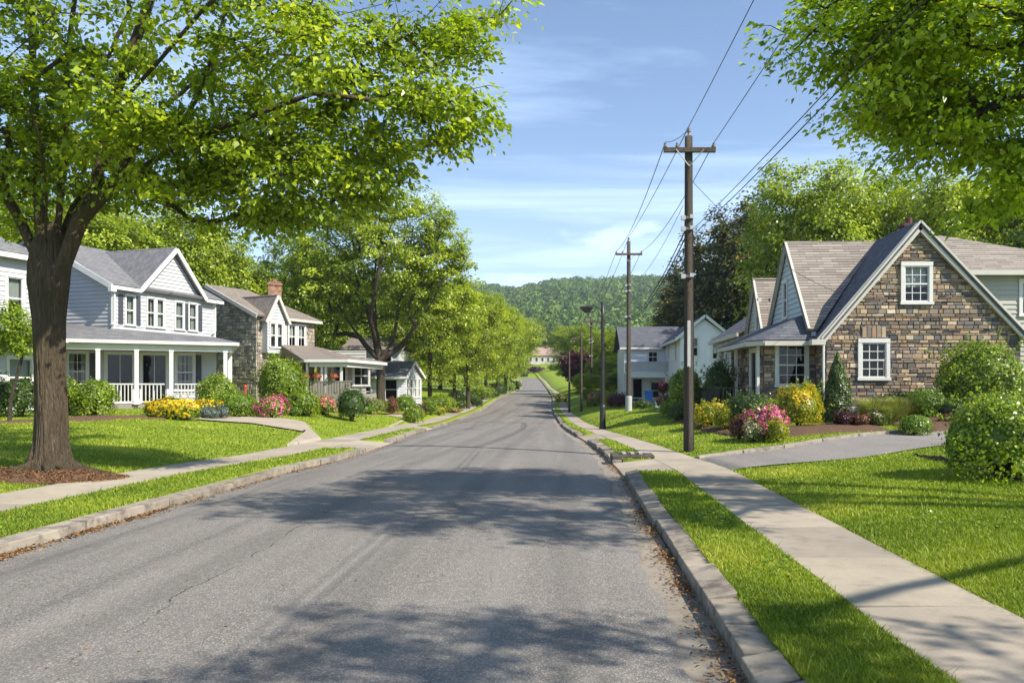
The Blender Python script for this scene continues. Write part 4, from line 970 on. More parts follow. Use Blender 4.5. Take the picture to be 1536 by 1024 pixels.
# ------------------------------------------------------------------ white house, left
def white_house():
    Np, Fp = Vector((-22, 37, 0)), Vector((-20.1, 43.4, 0)); d = (Fp-Np).normalized(); nn = Vector((d.y, -d.x, 0)); q = -nn
    zb = .3; r = empty('white_house', (-20.5, 37.5, zs(-19, 37)), 'white clapboard house with grey roofs and a railed corner porch', 'house')
    L = (Fp-Np).length; eave = 6.75
    Wf = Wl(Np, Fp, 4.2)
    wins = [(.98, .62, .55, 1.5), (2.3, .62, .50, 1.5), (2.93, .62, .50, 1.5), (4.38, .62, .5, 1.5), (5.1, .62, .5, 1.5)]
    wins = [(.72, .66, .50, 1.45), (2.02, .66, .47, 1.45), (2.62, .66, .47, 1.45), (3.86, .66, .55, 1.45), (4.80, .66, .55, 1.45)]
    wall(r, Wf, [(0, 0), (L, 0), (L, 2.55), (5.55, 2.55), (3.65, 4.7), (1.5, 2.55), (0, 2.55)], wins, 'siding', M['siding'])
    for k, w in enumerate(wins):
        window(r, Wf, *w, cols=1, rows=1, trim=.07, o=.03, curtain=2 if k != 1 else 1, shutters=False)
    # shutters flanking
    for a in (.28, 1.31, 4.50, 5.48):
        m = MB(); Wf.box(m, a, a+.27, .66, 2.11, .03, .065)
        for k in range(10): Wf.box(m, a+.04, a+.23, .74+k*.135, .80+k*.135, .067, .075)
        m.build('shutter', M['shutter'], r)
    Wsd = Wl(Np + q*9.6, Np, 4.2); wall(r, Wsd, [(0, 0), (9.6, 0), (9.6, 2.5), (4.8, 4.95), (0, 2.5)], [], 'siding', M['siding'])
    Wb = Wl(Fp, Fp+q*9.6, .4); wall(r, Wb, [(0, 0), (9.6, 0), (9.6, 6.3), (4.8, 8.7), (0, 6.3)], [], 'siding', M['siding'])
    Wk = Wl(Fp+q*9.6, Np+q*9.6, .4); wall(r, Wk, [(0, 0), (L, 0), (L, 6.3), (0, 6.3)], [], 'siding', M['siding'])
    Wl1 = Wl(Np, Fp, .4)
    rb = MB(); o = .35; z1 = 6.72; z2 = 9.3
    A = Np - d*o + nn*o; B = Fp + d*o + nn*o; C_ = Fp + d*o + q*4.8; D_ = Np - d*o + q*4.8
    z = lambda v, h: (v.x, v.y, h)
    roof(rb, [z(A, z1), z(B, z1), z(C_, z2), z(D_, z2)], .13)
    A2, B2 = Np - d*o + q*(9.6+o), Fp + d*o + q*(9.6+o); roof(rb, [z(B2, z1), z(A2, z1), z(D_, z2), z(C_, z2)], .13)
    # cross gable
    t0, tp, t1 = 1.35, 3.65, 5.75; gz = 9.16; fo = nn*.3
    pk = Np+d*tp; roof(rb, [z(Np+d*t0+fo, 6.75), z(pk+fo, gz), z(pk+q*4.7, gz), z(Np+d*t0+q*.3, 6.95)], .12)
    roof(rb, [z(Np+d*t1+fo, 6.75), z(pk+fo, gz), z(pk+q*4.7, gz), z(Np+d*t1+q*.3, 6.95)], .12)
    rb.build('roof', M['roof_gray'], r)
    tr = MB(); e = nn*.34
    tr.beam(z(Np+d*t0+e, 6.6), z(pk+e, 9.02), .08, .2); tr.beam(z(Np+d*t1+e, 6.6), z(pk+e, 9.02), .08, .2)
    tr.beam(z(A, z1-.16), z(Np+d*t0+e, z1-.16), .12, .16); tr.beam(z(B, z1-.16), z(Np+d*t1+e, z1-.16), .12, .16)
    tr.beam(z(A+q*.05, z1-.13), z(D_, z2-.13), .08, .26); tr.beam(z(A+q*.1, z1-.25), z(A+nn*.1, z1-.25), .3, .25)
    tr.beam(z(Np+nn*.03, 4.3), z(Np+nn*.03, 6.65), .14, .14, (0, 1, 0)); tr.beam(z(Fp+nn*.03, 4.3), z(Fp+nn*.03, 6.65), .14, .14, (0, 1, 0))
    tr.build('trim', M['white'], r)
    downspout(r, Np+nn*.12-d*.02, 4.75, 6.6); downspout(r, Fp+nn*.12, 4.75, 6.6)
    # lower floor behind the porch
    e_ = Vector((.89, .456, 0)).normalized(); en = Vector((e_.y, -e_.x, 0)); zf = .98
    E1, E2 = Vector((-22.9, 34.1, 0)), Vector((-16.2, 37.55, 0)); w0 = E1 - e_*3.2 - en*2.0; w1 = E2 - e_*.9 - en*2.0
    Wp = Wl(w0, w1, .3); LL = Wp.L
    def sp(px):      # position along this wall that is seen at photo column px
        a = (px-CX)/F; return (a*Wp.p.y - Wp.p.x)/(Wp.d.x - a*Wp.d.y)
    hs = [(sp(102), 1.35, sp(130)-sp(102), 1.75), (sp(160), .74, sp(200)-sp(160), 2.35), (sp(213), .74, sp(250)-sp(213), 2.35), (sp(265), 1.35, sp(290)-sp(265), 1.75)]
    wall(r, Wp, [(0, 0), (LL, 0), (LL, 3.6), (0, 3.6)], hs, 'siding', M['siding'])
    window(r, Wp, *hs[0], cols=2, rows=2, trim=.1, o=.03, curtain=1); window(r, Wp, *hs[3], cols=2, rows=2, trim=.1, o=.03, curtain=1)
    for h in hs[1:3]:
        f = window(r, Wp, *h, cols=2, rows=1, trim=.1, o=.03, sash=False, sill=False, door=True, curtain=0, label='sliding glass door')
    for a in (sp(135), sp(292)):
        m = MB(); Wp.box(m, a, a+.3, 1.35, 3.1, .03, .065); m.build('shutter', M['shutter'], r)
    W9 = Wl(w1, Vector((-20.05, 43.5, 0)), .3); wall(r, W9, [(0, 0), (W9.L, 0), (W9.L, 3.6), (0, 3.6)], [], 'siding', M['siding'])
    # porch roof
    zE = 3.98; E0 = E1 - e_*4; E3 = Vector((-18.75, 42.9, 0))
    rb = MB(); Sx = Np + q*4.2
    roof(rb, [z(E0, zE), z(E1, zE), z(Np+nn*0+q*.05, 4.62), z(Sx, 5.1)], .1); roof(rb, [z(E1, zE), z(E2, zE), z(Np, 4.62)], .1)
    roof(rb, [z(E2, zE), z(Fp, 4.62), z(Np, 4.62)], .1); roof(rb, [z(E2, zE), z(E3, zE), z(Fp, 4.62)], .1)
    rb.build('roof', M['roof_gray'], r, label='low grey porch roof')
    tr = MB(); trimline(tr, [z(E0, zE-.1), z(E1, zE-.1), z(E2, zE-.1), z(E3, zE-.1)], .13, .15); i_ = -en*.28
    trimline(tr, [z(E0+i_, zE-.32), z(E2+i_-e_*.25, zE-.32), z(E3-Vector((.3, 0, 0)), zE-.32)], .16, .3); tr.build('gutter_board', M['white'], r)
    so = MB(); so.poly([z(E0, zE-.2), z(E2, zE-.2), z(E3, zE-.2), z(Vector((-20.05, 43.5, 0)), zE-.2), z(w1, zE-.2), z(w0, zE-.2)]); so.build('soffit', M['soffit'], r)
    base = E1 + i_
    def pp(px):
        a = (px-CX)/F; return (a*base.y - base.x)/(e_.x - a*e_.y)
    for px in (147, 205, 257, 338):
        c = base + e_*pp(px); m = MB(); m.box((c.x, c.y, (zf+3.55)/2), (.17, .17, 3.55-zf), math.atan2(e_.y, e_.x)); m.box((c.x, c.y, zf+.12), (.23, .23, .24), .47); m.box((c.x, c.y, 3.50), (.21, .21, .08), .47); m.build('post', M['white'], r)
    c = E2.lerp(E3, .5) - Vector((.3, 0, 0)); m = MB(); m.box((c.x, c.y, 2.2), (.2, .2, 2.5), .47); m.build('post', M['white'], r)
    for a, b in ((90, 145), (149, 203), (207, 247), (262, 336)):
        m = MB(); p, q_ = base+e_*pp(a), base+e_*pp(b); m.beam(z(p, zf+.95), z(q_, zf+.95), .07, .06); m.beam(z(p, zf+.12), z(q_, zf+.12), .06, .06)
        n = int((q_-p).length/.14)
        for k in range(1, n): c = p.lerp(q_, k/n); m.beam(z(c, zf+.14), z(c, zf+.93), .035, .035, (0, 1, 0))
        m.build('railing', M['white'], r)
    fl = MB(); fl.hexa([z(E0+i_, .2), z(E2+i_, .2), z(E3, .2), z(w0, .2), z(E0+i_, zf), z(E2+i_, zf), z(E3, zf), z(w0, zf)]); fl.build('porch_floor', M['floorwood'], r)
    for k in range(3):
        m = MB(); p = base + e_*pp(152) + en*(.18+.3*k); q_ = base+e_*pp(203)+en*(.18+.3*k)
        m.beam(z(p, zf-.17-.17*k), z(q_, zf-.17-.17*k), .34, .10); m.beam(z(p, zf-.32-.2*k), z(q_, zf-.32-.2*k), .2, .3); m.build('step', M['floorwood'], r)
white_house()

def left_neighbour():
    r = empty('white_house', (-26, 32, zs(-24, 31)), 'white clapboard house half hidden behind the big trunk at the left edge', 'house')
    d = Vector((.2844, .9587, 0)); p = Vector((-24.35, 29, 0)); a, b = p - d*6, p + d*4.6; q = Vector((-.9587, .2844, 0)); W = Wl(a, b, .2)
    s = lambda px: (((px-CX)/F)*W.p.y - W.p.x)/(W.d.x - ((px-CX)/F)*W.d.y)
    h = [(s(10), 4.45, s(33)-s(10), 1.75), (s(-60), 4.45, 1.3, 1.75), (s(12), 1.2, 1.0, 1.6)]
    wall(r, W, [(0, 0), (W.L, 0), (W.L, 7.2), (0, 7.2)], h, 'siding', M['siding'], rowh=.2)
    for w in h: window(r, W, *w, cols=1, rows=1, trim=.11, o=.03, curtain=3)
    for u, v in ((b, b+q*7), (b+q*7, a+q*7), (a+q*7, a)):
        w = Wl(u, v, .2); wall(r, w, [(0, 0), (w.L, 0), (w.L, 7.2), (0, 7.2)], [], 'siding', M['siding'])
    z = lambda v, h_: (v.x, v.y, h_); o = .4; m = MB(); n = -q
    A, B, C_, D_ = a-d*o+n*o, b+d*o+n*o, b+d*o+q*(7+o), a-d*o+q*(7+o); r0, r1 = a+d*3+q*3.5, b-d*3+q*3.5
    for f in ([z(A, 7.4), z(B, 7.4), z(r1, 9.5), z(r0, 9.5)], [z(B, 7.4), z(C_, 7.4), z(r1, 9.5)], [z(C_, 7.4), z(D_, 7.4), z(r0, 9.5), z(r1, 9.5)], [z(D_, 7.4), z(A, 7.4), z(r0, 9.5)]): roof(m, f, .12)
    m.build('roof', M['roof_gray'], r)
    m = MB(); roof(m, [z(a+n*1.5, 3.9), z(b+n*1.5, 3.9), z(b+n*.03, 4.45), z(a+n*.03, 4.45)], .1); m.build('roof', M['roof_gray'], r, label='narrow grey pent roof between the floors')
    m = MB(); trimline(m, [z(a+n*1.55, 3.78), z(b+n*1.55, 3.78)], .1, .16); trimline(m, [z(A, 7.25), z(B, 7.25)], .1, .2); m.build('trim', M['white'], r)
left_neighbour()

# ------------------------------------------------------------------ two-storey stone house, left
def stone_house():
    Np, Fp = Vector((-18.7, 46, 0)), Vector((-16.7, 50.3, 0)); d = (Fp-Np).normalized(); n = Vector((d.y, -d.x, 0)); q = -n; L = (Fp-Np).length
    r = empty('stone_house', (-17.5, 47, zs(-17.5, 47)), 'two-storey stone house with brick chimney and brown roofs behind shrubs', 'house'); z = lambda v, h: (v.x, v.y, h)
    pal2 = [(.46, .40, .33), (.36, .32, .28), (.26, .24, .22), (.55, .48, .38), (.42, .37, .30), (.62, .54, .44)]
    Wf = Wl(Np, Fp, .5); s = lambda px: (((px-CX)/F)*Wf.p.y - Wf.p.x)/(Wf.d.x - ((px-CX)/F)*Wf.d.y)
    h = [(s(432), 3.75, s(442)-s(432), 1.45), (s(446), 3.75, s(456)-s(446), 1.45)]
    wall(r, Wf, [(0, 0), (L, 0), (L, 5.6), (0, 5.6)], h, 'stone', M['stone'], rowh=.2, pal=[(.42, .36, .28), (.34, .29, .22), (.25, .22, .19), (.46, .41, .33)])
    for w in h: window(r, Wf, *w, cols=2, rows=1, trim=.09, o=.06, curtain=3)
    m = MB(); Wf.box(m, s(419), s(429), 3.2, 5.55, .03, .075); m.build('white_panel', M['siding'], r)
    Wd = Wl(Np+q*8, Np, .5); wall(r, Wd, [(0, 0), (8, 0), (8, 5.6), (4, 7.6), (0, 5.6)], [], 'stone', M['stone'], rowh=.15, pal=pal2)
    for u, v in ((Fp, Fp+q*8), (Fp+q*8, Np+q*8)):
        w = Wl(u, v, .5); wall(r, w, [(0, 0), (w.L, 0), (w.L, 5.6), (0, 5.6)], [], 'stone', M['stone'], rowh=.3, pal=pal2)
    # oriel with small gable
    o1 = Np + d*s(396) if False else Np + d*.35; o2 = Np + d*1.75; Wo = Wl(o1+n*.45, o2+n*.45, 3.85)
    ow = [(.22, .35, .42, 1.45), (.76, .35, .42, 1.45)]
    wall(r, Wo, [(0, 0), (1.4, 0), (1.4, 2.05), (.7, 3.35), (0, 2.05)], ow, 'siding', M['siding'], th=.5)
    for w in ow: window(r, Wo, *w, cols=1, rows=1, trim=.06, o=.03, curtain=3)
    rb = MB(); o = .35; z1, z2 = 6.12, 8.15; A, B = Np-d*o+n*o, Fp+d*o+n*o; A2, B2 = Np-d*o+q*8.3, Fp+d*o+q*8.3; r0, r1 = Np-d*o+q*4, Fp-d*1.8+q*4
    for f in ([z(A, z1), z(B, z1), z(r1, z2), z(r0, z2)], [z(B2, z1), z(A2, z1), z(r0, z2), z(r1, z2)], [z(B, z1), z(B2, z1), z(r1, z2)]): roof(rb, f, .12)
    c1 = o1.lerp(o2, .5)
    roof(rb, [z(o1-d*.22+n*.62, 5.75), z(c1+n*.62, 7.42), z(c1+q*2.6, 7.42), z(o1-d*.22+q*.2, 5.75)], .1); roof(rb, [z(o2+d*.22+n*.62, 5.75), z(c1+n*.62, 7.42), z(c1+q*2.6, 7.42), z(o2+d*.22+q*.2, 5.75)], .1)
    rb.build('roof', M['roof_brown'], r)
    tr = MB(); tr.beam(z(o1-d*.25+n*.66, 5.66), z(c1+n*.66, 7.33), .08, .16); tr.beam(z(o2+d*.25+n*.66, 5.66), z(c1+n*.66, 7.33), .08, .16)
    trimline(tr, [z(A+d*2.4, z1-.12), z(B, z1-.12)], .1, .16); tr.beam(z(A, z1-.12), z(r0, z2-.12), .08, .22); tr.build('trim', M['cream'], r)
    ch = MB(); cc = P(412, 440, 48.2); ch.box((cc.x, cc.y, 7.1), (.78, .74, 2.1), .4); ch.box((cc.x, cc.y, 8.2), (.88, .84, .12), .4); ch.box((cc.x, cc.y, 8.31), (.74, .7, .1), .4)
    ch.tube([(cc.x, cc.y, 8.3), (cc.x, cc.y, 8.55)], .14, 8); ch.build('chimney', M['brick'], r)
    # porch
    a, b = P(457, 538, 44.6), P(522, 538, 44.6); a.z = b.z = 3.42; T1, T2 = P(424, 517, 47.2), P(470, 519, 50.2); c = b + Vector((.7, 6.5, 0)); g = a + Vector((-1.3, 2.2, 0))
    rb = MB(); roof(rb, [a, b, T2, T1], .1); roof(rb, [b, c, T2], .1); roof(rb, [g+Vector((-.6, .4, 0)), a, T1], .1); rb.build('roof', M['roof_brown'], r, label='brown lean-to porch roof')
    tr = MB(); dz = Vector((0, 0, -.1)); trimline(tr, [g+dz, a+dz, b+dz, c+dz], .1, .17); trimline(tr, [a+Vector((.2, .3, -.32)), b+Vector((-.2, .3, -.32)), c+Vector((-.3, 0, -.32))], .14, .26); tr.build('gutter_board', M['white'], r)
    for px in (461, 483, 489, 512):
        p = P(px, 540, 45.0); m = MB(); m.box((p.x, p.y, 2.2), (.13, .13, 2.3)); m.build('post', M['white'], r)
    m = MB(); m.box((a.x+1.3, 47.4, .9), (3.1, 5, .9)); m.build('porch_floor', M['floorwood'], r)
    m = MB(); 
    for k in range(15): m.box((a.x+.25+k*.16, 44.95, 1.72), (.12, .05, .75))
    m.box((a.x+1.35, 44.95, 2.12), (2.6, .09, .06)); m.build('railing', M['floorwood'], r)
    Wq = Wl((a.x-.6, 48.6), (b.x-.1, 48.9), 1.0); wall(r, Wq, [(0, 0), (Wq.L, 0), (Wq.L, 3.1), (0, 3.1)], [(1.0, .3, .8, 1.9), (2.3, .9, .9, 1.2)], 'siding', M['siding_gray'])
    window(r, Wq, 1.0, .3, .8, 1.9, cols=1, rows=1, sash=False, door=True, sill=False, o=.03); window(r, Wq, 2.3, .9, .9, 1.2, cols=2, rows=1, o=.03)
stone_house()

def bungalow():
    r = empty('bungalow', (-13, 57, zs(-13, 57)), 'small pale bungalow with grey roof seen behind the spreading tree', 'house'); zb = .1
    f1, f2, f3 = (-17.5, 57), (-12.3, 57), (-12.0, 62.5)
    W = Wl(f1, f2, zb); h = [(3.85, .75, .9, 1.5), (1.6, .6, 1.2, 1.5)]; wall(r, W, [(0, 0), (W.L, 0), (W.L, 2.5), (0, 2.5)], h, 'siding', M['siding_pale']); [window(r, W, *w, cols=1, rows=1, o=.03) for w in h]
    W = Wl(f2, f3, zb); h = [(.8, .9, .6, 1.4), (1.9, .9, .6, 1.4), (3.2, .9, .6, 1.4), (4.3, .9, .6, 1.4)]; wall(r, W, [(0, 0), (W.L, 0), (W.L, 2.5), (2.6, 3.6), (0, 2.5)], h, 'siding', M['siding']); [window(r, W, *w, cols=1, rows=1, o=.03, curtain=3) for w in h]
    W = Wl(f3, (-17.5, 62.5), zb); wall(r, W, [(0, 0), (W.L, 0), (W.L, 2.5), (0, 2.5)], [], 'siding', M['siding'])
    W = Wl((-17.5, 62.5), f1, zb); wall(r, W, [(0, 0), (W.L, 0), (W.L, 2.5), (0, 2.5)], [], 'siding', M['siding'])
    m = MB(); e = 2.6; rg = 3.8; roof(m, [(-17.9, 56.6, e), (-12.0, 56.6, e), (-12.0, 59.6, rg), (-17.9, 59.6, rg)], .12); roof(m, [(-11.8, 62.9, e), (-17.9, 62.9, e), (-17.9, 59.6, rg), (-12.0, 59.6, rg)], .12); m.build('roof', M['roof_gray'], r)
    m = MB(); m.beam((-11.92, 56.6, e-.1), (-11.92, 59.6, rg-.1), .08, .2); m.beam((-11.75, 62.9, e-.1), (-11.92, 59.6, rg-.1), .08, .2); m.beam((-17.9, 56.55, e-.12), (-11.9, 56.55, e-.12), .1, .16); m.build('trim', M['white'], r)
    # gabled entrance porch
    m = MB(); gx, gy = -15.9, 54.8; roof(m, [(gx-1.1, gy, 2.75), (gx-1.1, 57.4, 2.75), (gx, 57.4, 3.4), (gx, gy, 3.4)], .1); roof(m, [(gx+1.1, gy, 2.75), (gx+1.1, 57.4, 2.75), (gx, 57.4, 3.4), (gx, gy, 3.4)], .1); m.build('roof', M['roof_slate'], r, label='dark gabled porch roof')
    m = MB(); m.beam((gx-1.1, gy-.03, 2.66), (gx, gy-.03, 3.31), .08, .14); m.beam((gx+1.1, gy-.03, 2.66), (gx, gy-.03, 3.31), .08, .14); m.box((gx, gy, 2.62), (2.0, .12, .12)); m.build('trim', M['cream'], r)
    for x in (gx-.95, gx+.95): m = MB(); m.box((x, gy+.1, 1.4), (.14, .14, 2.3)); m.build('post', M['cream'], r)
    # taller rear block
    W = Wl((-18.5, 64), (-14.2, 64), .2); h = [(.8, 3.0, .7, 1.4), (2.9, 3.0, .8, 1.4)]; wall(r, W, [(0, 0), (W.L, 0), (W.L, 4.7), (0, 4.7)], h, 'siding', M['siding']); [window(r, W, *w, cols=1, rows=1, o=.03) for w in h]
    W = Wl((-14.2, 64), (-14.2, 70), .2); wall(r, W, [(0, 0), (W.L, 0), (W.L, 4.7), (0, 4.7)], [], 'siding', M['siding']); m = MB(); roof(m, [(-19, 63.6, 4.9), (-13.8, 63.6, 4.9), (-13.8, 67, 6.1), (-19, 67, 6.1)], .12); roof(m, [(-13.8, 70.4, 4.9), (-19, 70.4, 4.9), (-19, 67, 6.1), (-13.8, 67, 6.1)], .12); m.build('roof', M['roof_brown'], r, label='brown roof of the taller rear block')
bungalow()

def right_white():
    r = empty('white_house', (8, 57, zs(8, 57)), 'pale clapboard house with white-edged gable and dark balcony down the right side', 'house')
    W = Wl((8.0, 55), (11.5, 55), -.2); h = [(.72, 4.2, .55, 1.3), (2.3, 4.0, .85, 1.5)]
    wall(r, W, [(0, 0), (3.5, 0), (3.5, 5.6), (1.75, 6.85), (0, 5.6)], h, 'siding', M['siding_pale'], rowh=.2); [window(r, W, *w, cols=1, rows=1, o=.03, curtain=3) for w in h]
    W = Wl((8.0, 63.5), (8.0, 55.14), -.2); h = [(6.2, 4.0, .8, 1.6), (2.0, 4.2, .8, 1.3), (5.6, 1.2, .8, 1.3)]; wall(r, W, [(0, 0), (W.L, 0), (W.L, 5.5), (0, 5.5)], h, 'siding', M['siding_pale'], rowh=.2); [window(r, W, *w, cols=1, rows=1, o=.03) for w in h]
    W = Wl((11.5, 55), (11.5, 70), -.2); wall(r, W, [(0, 0), (W.L, 0), (W.L, 5.5), (0, 5.5)], [], 'siding', M['siding_pale'], rowh=.2)
    m = MB(); roof(m, [(7.6, 54.7, 5.25), (7.6, 70, 5.25), (9.75, 70, 6.95), (9.75, 54.7, 6.95)], .12); roof(m, [(11.9, 54.7, 5.25), (11.9, 70, 5.25), (9.75, 70, 6.95), (9.75, 54.7, 6.95)], .12); m.build('roof', M['roof_slate'], r)
    m = MB(); m.beam((7.6, 54.66, 5.15), (9.75, 54.66, 6.87), .08, .2); m.beam((11.9, 54.66, 5.15), (9.75, 54.66, 6.87), .08, .2); m.beam((7.56, 54.7, 5.12), (7.56, 63.2, 5.12), .1, .16); m.build('bargeboard', M['white'], r)
    W = Wl((4.6, 63.5), (8.0, 63.5), -.2); h = [(2.0, 4.05, .75, .85), (.7, .8, .8, 1.9), (2.2, 1.0, .7, 1.4)]; wall(r, W, [(0, 0), (3.4, 0), (3.4, 5.4), (0, 5.4)], h, 'siding', M['siding_pale'], rowh=.2)
    window(r, W, *h[0], cols=2, rows=1, o=.03); window(r, W, *h[1], cols=1, rows=1, o=.03, door=True, sash=False, sill=False); window(r, W, *h[2], cols=1, rows=1, o=.03)
    W = Wl((4.6, 72), (4.6, 63.5), -.2); wall(r, W, [(0, 0), (W.L, 0), (W.L, 5.4), (0, 5.4)], [], 'siding', M['siding_pale'], rowh=.2)
    m = MB(); roof(m, [(4.2, 63.1, 5.1), (8.3, 63.1, 5.1), (9.7, 67.5, 7.1), (4.2, 67.5, 7.1)], .12); roof(m, [(9.7, 72, 5.1), (4.2, 72, 5.1), (4.2, 67.5, 7.1), (9.7, 67.5, 7.1)], .12); m.build('roof', M['roof_slate'], r, label='dark roof of the low left wing')
    m = MB(); m.beam((4.2, 63.05, 4.97), (7.7, 63.05, 4.97), .1, .17); m.build('gutter_board', M['white'], r)
    m = MB(); m.box((6.3, 62.4, 2.9), (3.3, 2.1, .18)); m.box((6.3, 61.4, 2.75), (3.4, .14, .42)); m.build('balcony_floor', M['white'], r)
    m = MB(); m.box((6.3, 61.42, 3.4), (3.3, .06, .75)); m.box((4.68, 62.4, 3.4), (.06, 2.0, .75)); m.beam((4.65, 61.4, 3.8), (7.95, 61.4, 3.8), .1, .06); m.build('balcony_rail', M['steelgray'], r, label='dark grey balcony panel')
    for x in (4.75, 7.8): m = MB(); m.box((x, 61.45, 1.3), (.16, .16, 2.6)); m.build('post', M['white'], r)
    m = MB(); m.box((6.3, 61.45, .9), (2.9, .08, .08)); m.build('railing', M['white'], r)
right_white()

def rear_blue():
    r = empty('blue_roofed_house', (10, 41, zs(9, 41)), 'cream house with low dark blue roof wedged between the cottage and the pale gabled house', 'house')
    W = Wl((8.9, 46), (8.9, 38.6), .2); h = [(1.0, 3.0, .7, 1.0), (2.6, 3.0, .7, 1.0), (4.4, 3.0, .7, 1.0), (6.1, 3.0, .7, 1.0)]
    wall(r, W, [(0, 0), (W.L, 0), (W.L, 4.3), (0, 4.3)], h, 'siding', M['siding'], rowh=.2); [window(r, W, *w, cols=1, rows=1, o=.03) for w in h]
    W = Wl((8.9, 38.6), (14, 38.6), .2); wall(r, W, [(0, 0), (W.L, 0), (W.L, 4.3), (2.55, 6), (0, 4.3)], [], 'siding', M['siding_gray'], rowh=.2)
    W = Wl((14, 46), (8.9, 46), .2); wall(r, W, [(0, 0), (W.L, 0), (W.L, 4.3), (2.55, 6), (0, 4.3)], [], 'siding', M['siding_gray'], rowh=.2)
    m = MB(); roof(m, [(8.5, 38.4, 4.55), (8.5, 46.3, 4.55), (11.45, 46.3, 6.5), (11.45, 38.4, 6.5)], .12); roof(m, [(14.4, 38.4, 4.55), (14.4, 46.3, 4.55), (11.45, 46.3, 6.5), (11.45, 38.4, 6.5)], .12); m.build('roof', M['roof_slate'], r)
    m = MB(); m.beam((8.46, 38.4, 4.42), (8.46, 46.3, 4.42), .1, .2); m.build('gutter_board', M['cream'], r)
rear_blue()

def far_house():
    r = empty('far_house', (-11, 345, zs(-11, 340)), 'long cream house with rosy roof facing down the end of the street', 'house'); zb = zs(-11, 340)-1.5; b = 8.4
    W = Wl((-20.5, 342), (-2.5, 342), zb); hh = b-zb
    h = [(3+k*2.6, hh+4.7, 1.1, 1.7) for k in range(5)] + [(5.2, hh+.4, 1.4, 2.4), (7.6, hh+.4, 1.4, 2.4), (11, hh+.6, 1.3, 2), (14, hh+.6, 1.3, 2)]
    wall(r, W, [(0, 0), (18, 0), (18, hh+7.4), (0, hh+7.4)], h, 'siding', M['cream'], rowh=.5); [window(r, W, *w, cols=1, rows=1, trim=.2, o=.03) for w in h]
    for p, q in (((-2.5, 342), (-2.5, 352)), ((-20.5, 352), (-20.5, 342))):
        W = Wl(p, q, zb); wall(r, W, [(0, 0), (10, 0), (10, hh+7.4), (5, hh+11), (0, hh+7.4)], [], 'siding', M['cream'], rowh=.5)
    m = MB(); roof(m, [(-21, 341.4, b+7.4), (-2, 341.4, b+7.4), (-2, 347, b+11.2), (-21, 347, b+11.2)], .25); roof(m, [(-2, 352.6, b+7.4), (-21, 352.6, b+7.4), (-21, 347, b+11.2), (-2, 347, b+11.2)], .25); m.build('roof', M['roof_red'], r)
    m = MB(); m.box((-9.6, 346.5, b+11.3), (1.3, 1, 1.8)); m.build('chimney', M['brick'], r)
    m = MB(); m.box((-11.5, 341.2, b+3.6), (17, 1.6, .4)); m.build('gutter_board', M['white'], r)
    for x in (-19.5, -15, -11, -7, -3.5): m = MB(); m.box((x, 340.7, b+1.7), (.35, .35, 3.6)); m.build('post', M['white'], r)
far_house()
# ------------------------------------------------------------------ poles, wires, lamps
def sag(a, b, s, n=14):
    a, b = Vector(a), Vector(b); return [a.lerp(b, i/n) - Vector((0, 0, s*4*(i/n)*(1-i/n))) for i in range(n+1)]
def util_pole(c, top, r, label, arm_z, arm_w, sleeve=False, plate=True):
    o = empty('utility_pole', c, label, 'utility pole', 'wooden utility poles')
    m = MB(); n = 10; m.tube([(c.x, c.y, c.z-.4+(top-c.z+.4)*k/n) for k in range(n+1)], [r*(1-.28*k/n) for k in range(n+1)], 14); m.build('pole', M['polewood'], o, smooth=True)
    m = MB(); m.box((c.x, c.y-r*.8-.05, arm_z), (arm_w, .10, .12)); m.build('crossarm', M['polewood'], o)
    m = MB()
    for s in (-1, 1): m.beam((c.x+s*arm_w*.27, c.y-r*.8-.11, arm_z), (c.x, c.y-r*.8, arm_z-.42), .03, .02)
    m.build('brace', M['steelgray'], o)
    for x in (-arm_w*.47, -arm_w*.24, arm_w*.47):
        m = MB(); m.lathe((c.x+x, c.y-r*.8-.05, arm_z+.06), [(.02, 0), (.05, .02), (.05, .06), (.03, .08), (.045, .1), (.02, .15)], 8); m.build('insulator', M['ceramic'], o)
    m = MB(); m.lathe((c.x, c.y, top), [(.03, 0), (.03, .1), (.06, .13), (.06, .2), (.02, .26)], 8); m.build('insulator', M['ceramic'], o)
    for k, z in enumerate((c.z+(top-c.z)*.555, c.z+(top-c.z)*.705, c.z+(top-c.z)*.74)):
        m = MB(); m.tube([(c.x, c.y, z-.03), (c.x, c.y, z+.03)], r*.93, 14); m.box((c.x-r*1.05, c.y-.06, z), (.12, .10, .12)); m.box((c.x+r*.4, c.y-r, z+.02), (.10, .10, .10)); m.build('bracket', M['steelgray'], o)
    if plate:
        m = MB(); m.box((c.x-.02, c.y-r*.97, c.z+2.9), (.085, .05, 1.25)); m.build('conduit_plate', M['steelgray'], o, bevel=.01)
        m = MB(); m.tube([(c.x-.03, c.y-r*1.0-.02, c.z-.05), (c.x-.03, c.y-r*.95-.02, c.z+2.3)], .022, 6); m.tube([(c.x+r*.9, c.y-.06, c.z), (c.x+r*.75, c.y-.06, c.z+(top-c.z)*.7)], .012, 5); m.build('ground_wire', M['wire'], o)
    if sleeve:
        m = MB(); m.lathe((c.x, c.y, c.z-.1), [(r+.045, 0), (r+.045, .95), (r+.02, 1.0)], 16); m.build('sleeve', M['steelgray'], o)
    return o
c1 = G(1033, 677); s1 = F/c1.y; t1 = CH+(580-205)/s1; a1 = CH+(580-228)/s1
util_pole(c1, t1, .145, 'tall wooden utility pole nearest the camera, beside the driveway, with cable brackets', a1, 77/s1)
c2 = G(943, 616); s2 = F/c2.y; t2 = CH+(580-362)/s2; a2 = CH+(580-382)/s2
util_pole(c2, t2, .155, 'wooden utility pole with grey sleeve round its foot on the sloping lawn', a2, 40/s2, True, False)
